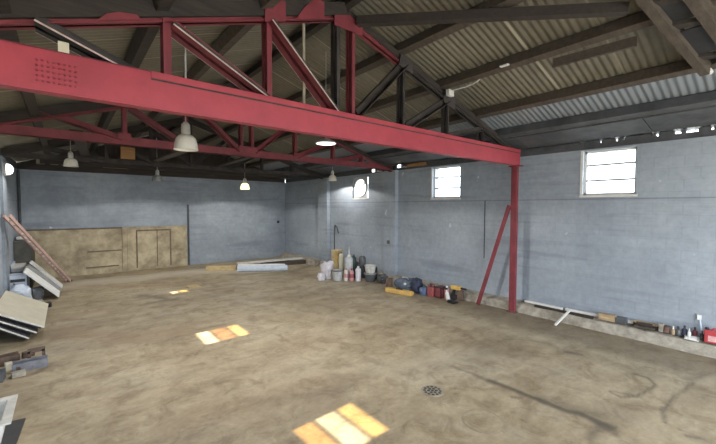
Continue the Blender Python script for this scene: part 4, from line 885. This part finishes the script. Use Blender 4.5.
ledgebox('concrete_block', 'pale upright block beside the wood offcuts on the ledge', 'block', 1.53, 1.60, 0.15, 'concrete', 8.78, 8.90)
ledgebox('tin_can', 'rusty brown square tin next to the pale block', 'tin', 1.44, 1.52, 0.13, 'rust', 8.78, 8.88, extra='maroon')
drum('small tan jar between the rusty tin and the dark pots', (8.80, 1.39, 0.232), 0.03, 0.10, 'card', 'offwhite', None, 'jar')
drum('dark round pot on the ledge beside the tan jar', (8.82, 1.32, 0.232), 0.04, 0.11, 'darkgrey', 'black', None, 'pot')
drum('navy pot on the ledge just before the white tray', (8.84, 1.235, 0.232), 0.042, 0.14, 'navy', 'black', None, 'pot')
tr = thing('paint_tray', 'white paint tray on the ledge with a small bottle in it', 'tray', (8.78, 1.12, 0.232)); q = MB(); q.box((8.72, 1.03, 0.215), (8.85, 1.22, 0.235)); q.box((8.72, 1.03, 0.235), (8.735, 1.22, 0.265)); q.box((8.835, 1.03, 0.235), (8.85, 1.22, 0.265)); q.box((8.72, 1.03, 0.235), (8.85, 1.045, 0.265)); q.box((8.72, 1.205, 0.235), (8.85, 1.22, 0.265)); q.build('tray_body', 'white', tr)
drum('small white bottle standing in the white paint tray', (8.80, 1.165, 0.236), 0.025, 0.11, 'white', 'white', None, 'bottle')
drum('dark brown bottle behind the paint tray', (8.90, 1.10, 0.235), 0.035, 0.13, 'maroon', 'black', None, 'bottle')
drum('black bottle between the paint tray and the red can', (8.80, 0.995, 0.232), 0.03, 0.12, 'black', 'maroon', None, 'bottle')
jc = thing('jerry_can', 'red jerry can with a pale label at the near end of the ledge', 'can', (8.80, 0.84, 0.232)); MB().box((8.73, 0.70, 0.225), (8.87, 0.965, 0.45)).build('body', 'redplastic', jc, bevel=0.02); MB().box((8.725, 0.79, 0.26), (8.731, 0.91, 0.36)).build('pale_label', 'redlabel', jc); MB().lathe((8.80, 0.93, 0.445), [(0.028, 0), (0.028, 0.035), (0.02, 0.04)], 12).build('cap', 'black', jc, smooth=True)
MB().path([(8.80, 0.87, 0.44), (8.80, 0.85, 0.485), (8.80, 0.77, 0.485), (8.80, 0.74, 0.44)], 0.013).build('handle', 'redplastic', jc)
ph = thing('brush_handle', 'pale blue brush leaning on the wall behind the red can', 'brush', (8.93, 1.02, 0.235)); MB().tube((8.92, 1.0, 0.235), (8.97, 1.055, 0.60), 0.012, 8).build('handle', 'bluewhite', ph); MB().obox((8.97, 1.06, 0.60), (0.03, 0.06, 0.09), 0.2).build('brush_head', 'white', ph)

# ------------------------------------------------------------------ set into the floor
dn = thing('floor_drain', 'round perforated iron drain cover set in the floor', 'drain', (3.97, 3.2, 0))
n_ = 28; MB().lathe((3.97, 3.18, 0.0), [(0.16, 0), (0.16, 0.006), (0.15, 0.008)], 32)  .build('cover', 'khaki', dn, smooth=True)
for ring_, cnt in ((0.0, 1), (0.055, 6), (0.11, 12)):
    for i in range(cnt):
        a = 2*math.pi*i/cnt+ring_*7; x, y_ = 3.97+ring_*math.cos(a), 3.18+ring_*math.sin(a)
        MB().lathe((x, y_, 0.0075), [(0.022, 0), (0.022, 0.002)], 10).build('hole', 'black', dn)
mh = thing('inspection_cover', 'round concrete inspection cover flush with the floor near the drain', 'cover', (3.88, 2.33, 0))
MB().lathe((3.88, 2.33, 0), [(0.235, 0), (0.235, 0.003), (0.23, 0.004)], 40).build('lid', 'floor', mh)
MB().lathe((3.88, 2.33, 0), [(0.238, 0), (0.238, 0.003), (0.25, 0.003), (0.25, 0), (0.238, 0)], 40, cap=False).build('rim', 'khaki', mh)
for o, dy in ((cl, 0.06), (rc, 0.13), (mc, 0.13), (dr, 0.28), (bt, 0.26)): o.location.y += dy
for o in list(bpy.data.objects):
    if '_w' in o: del o['_w']
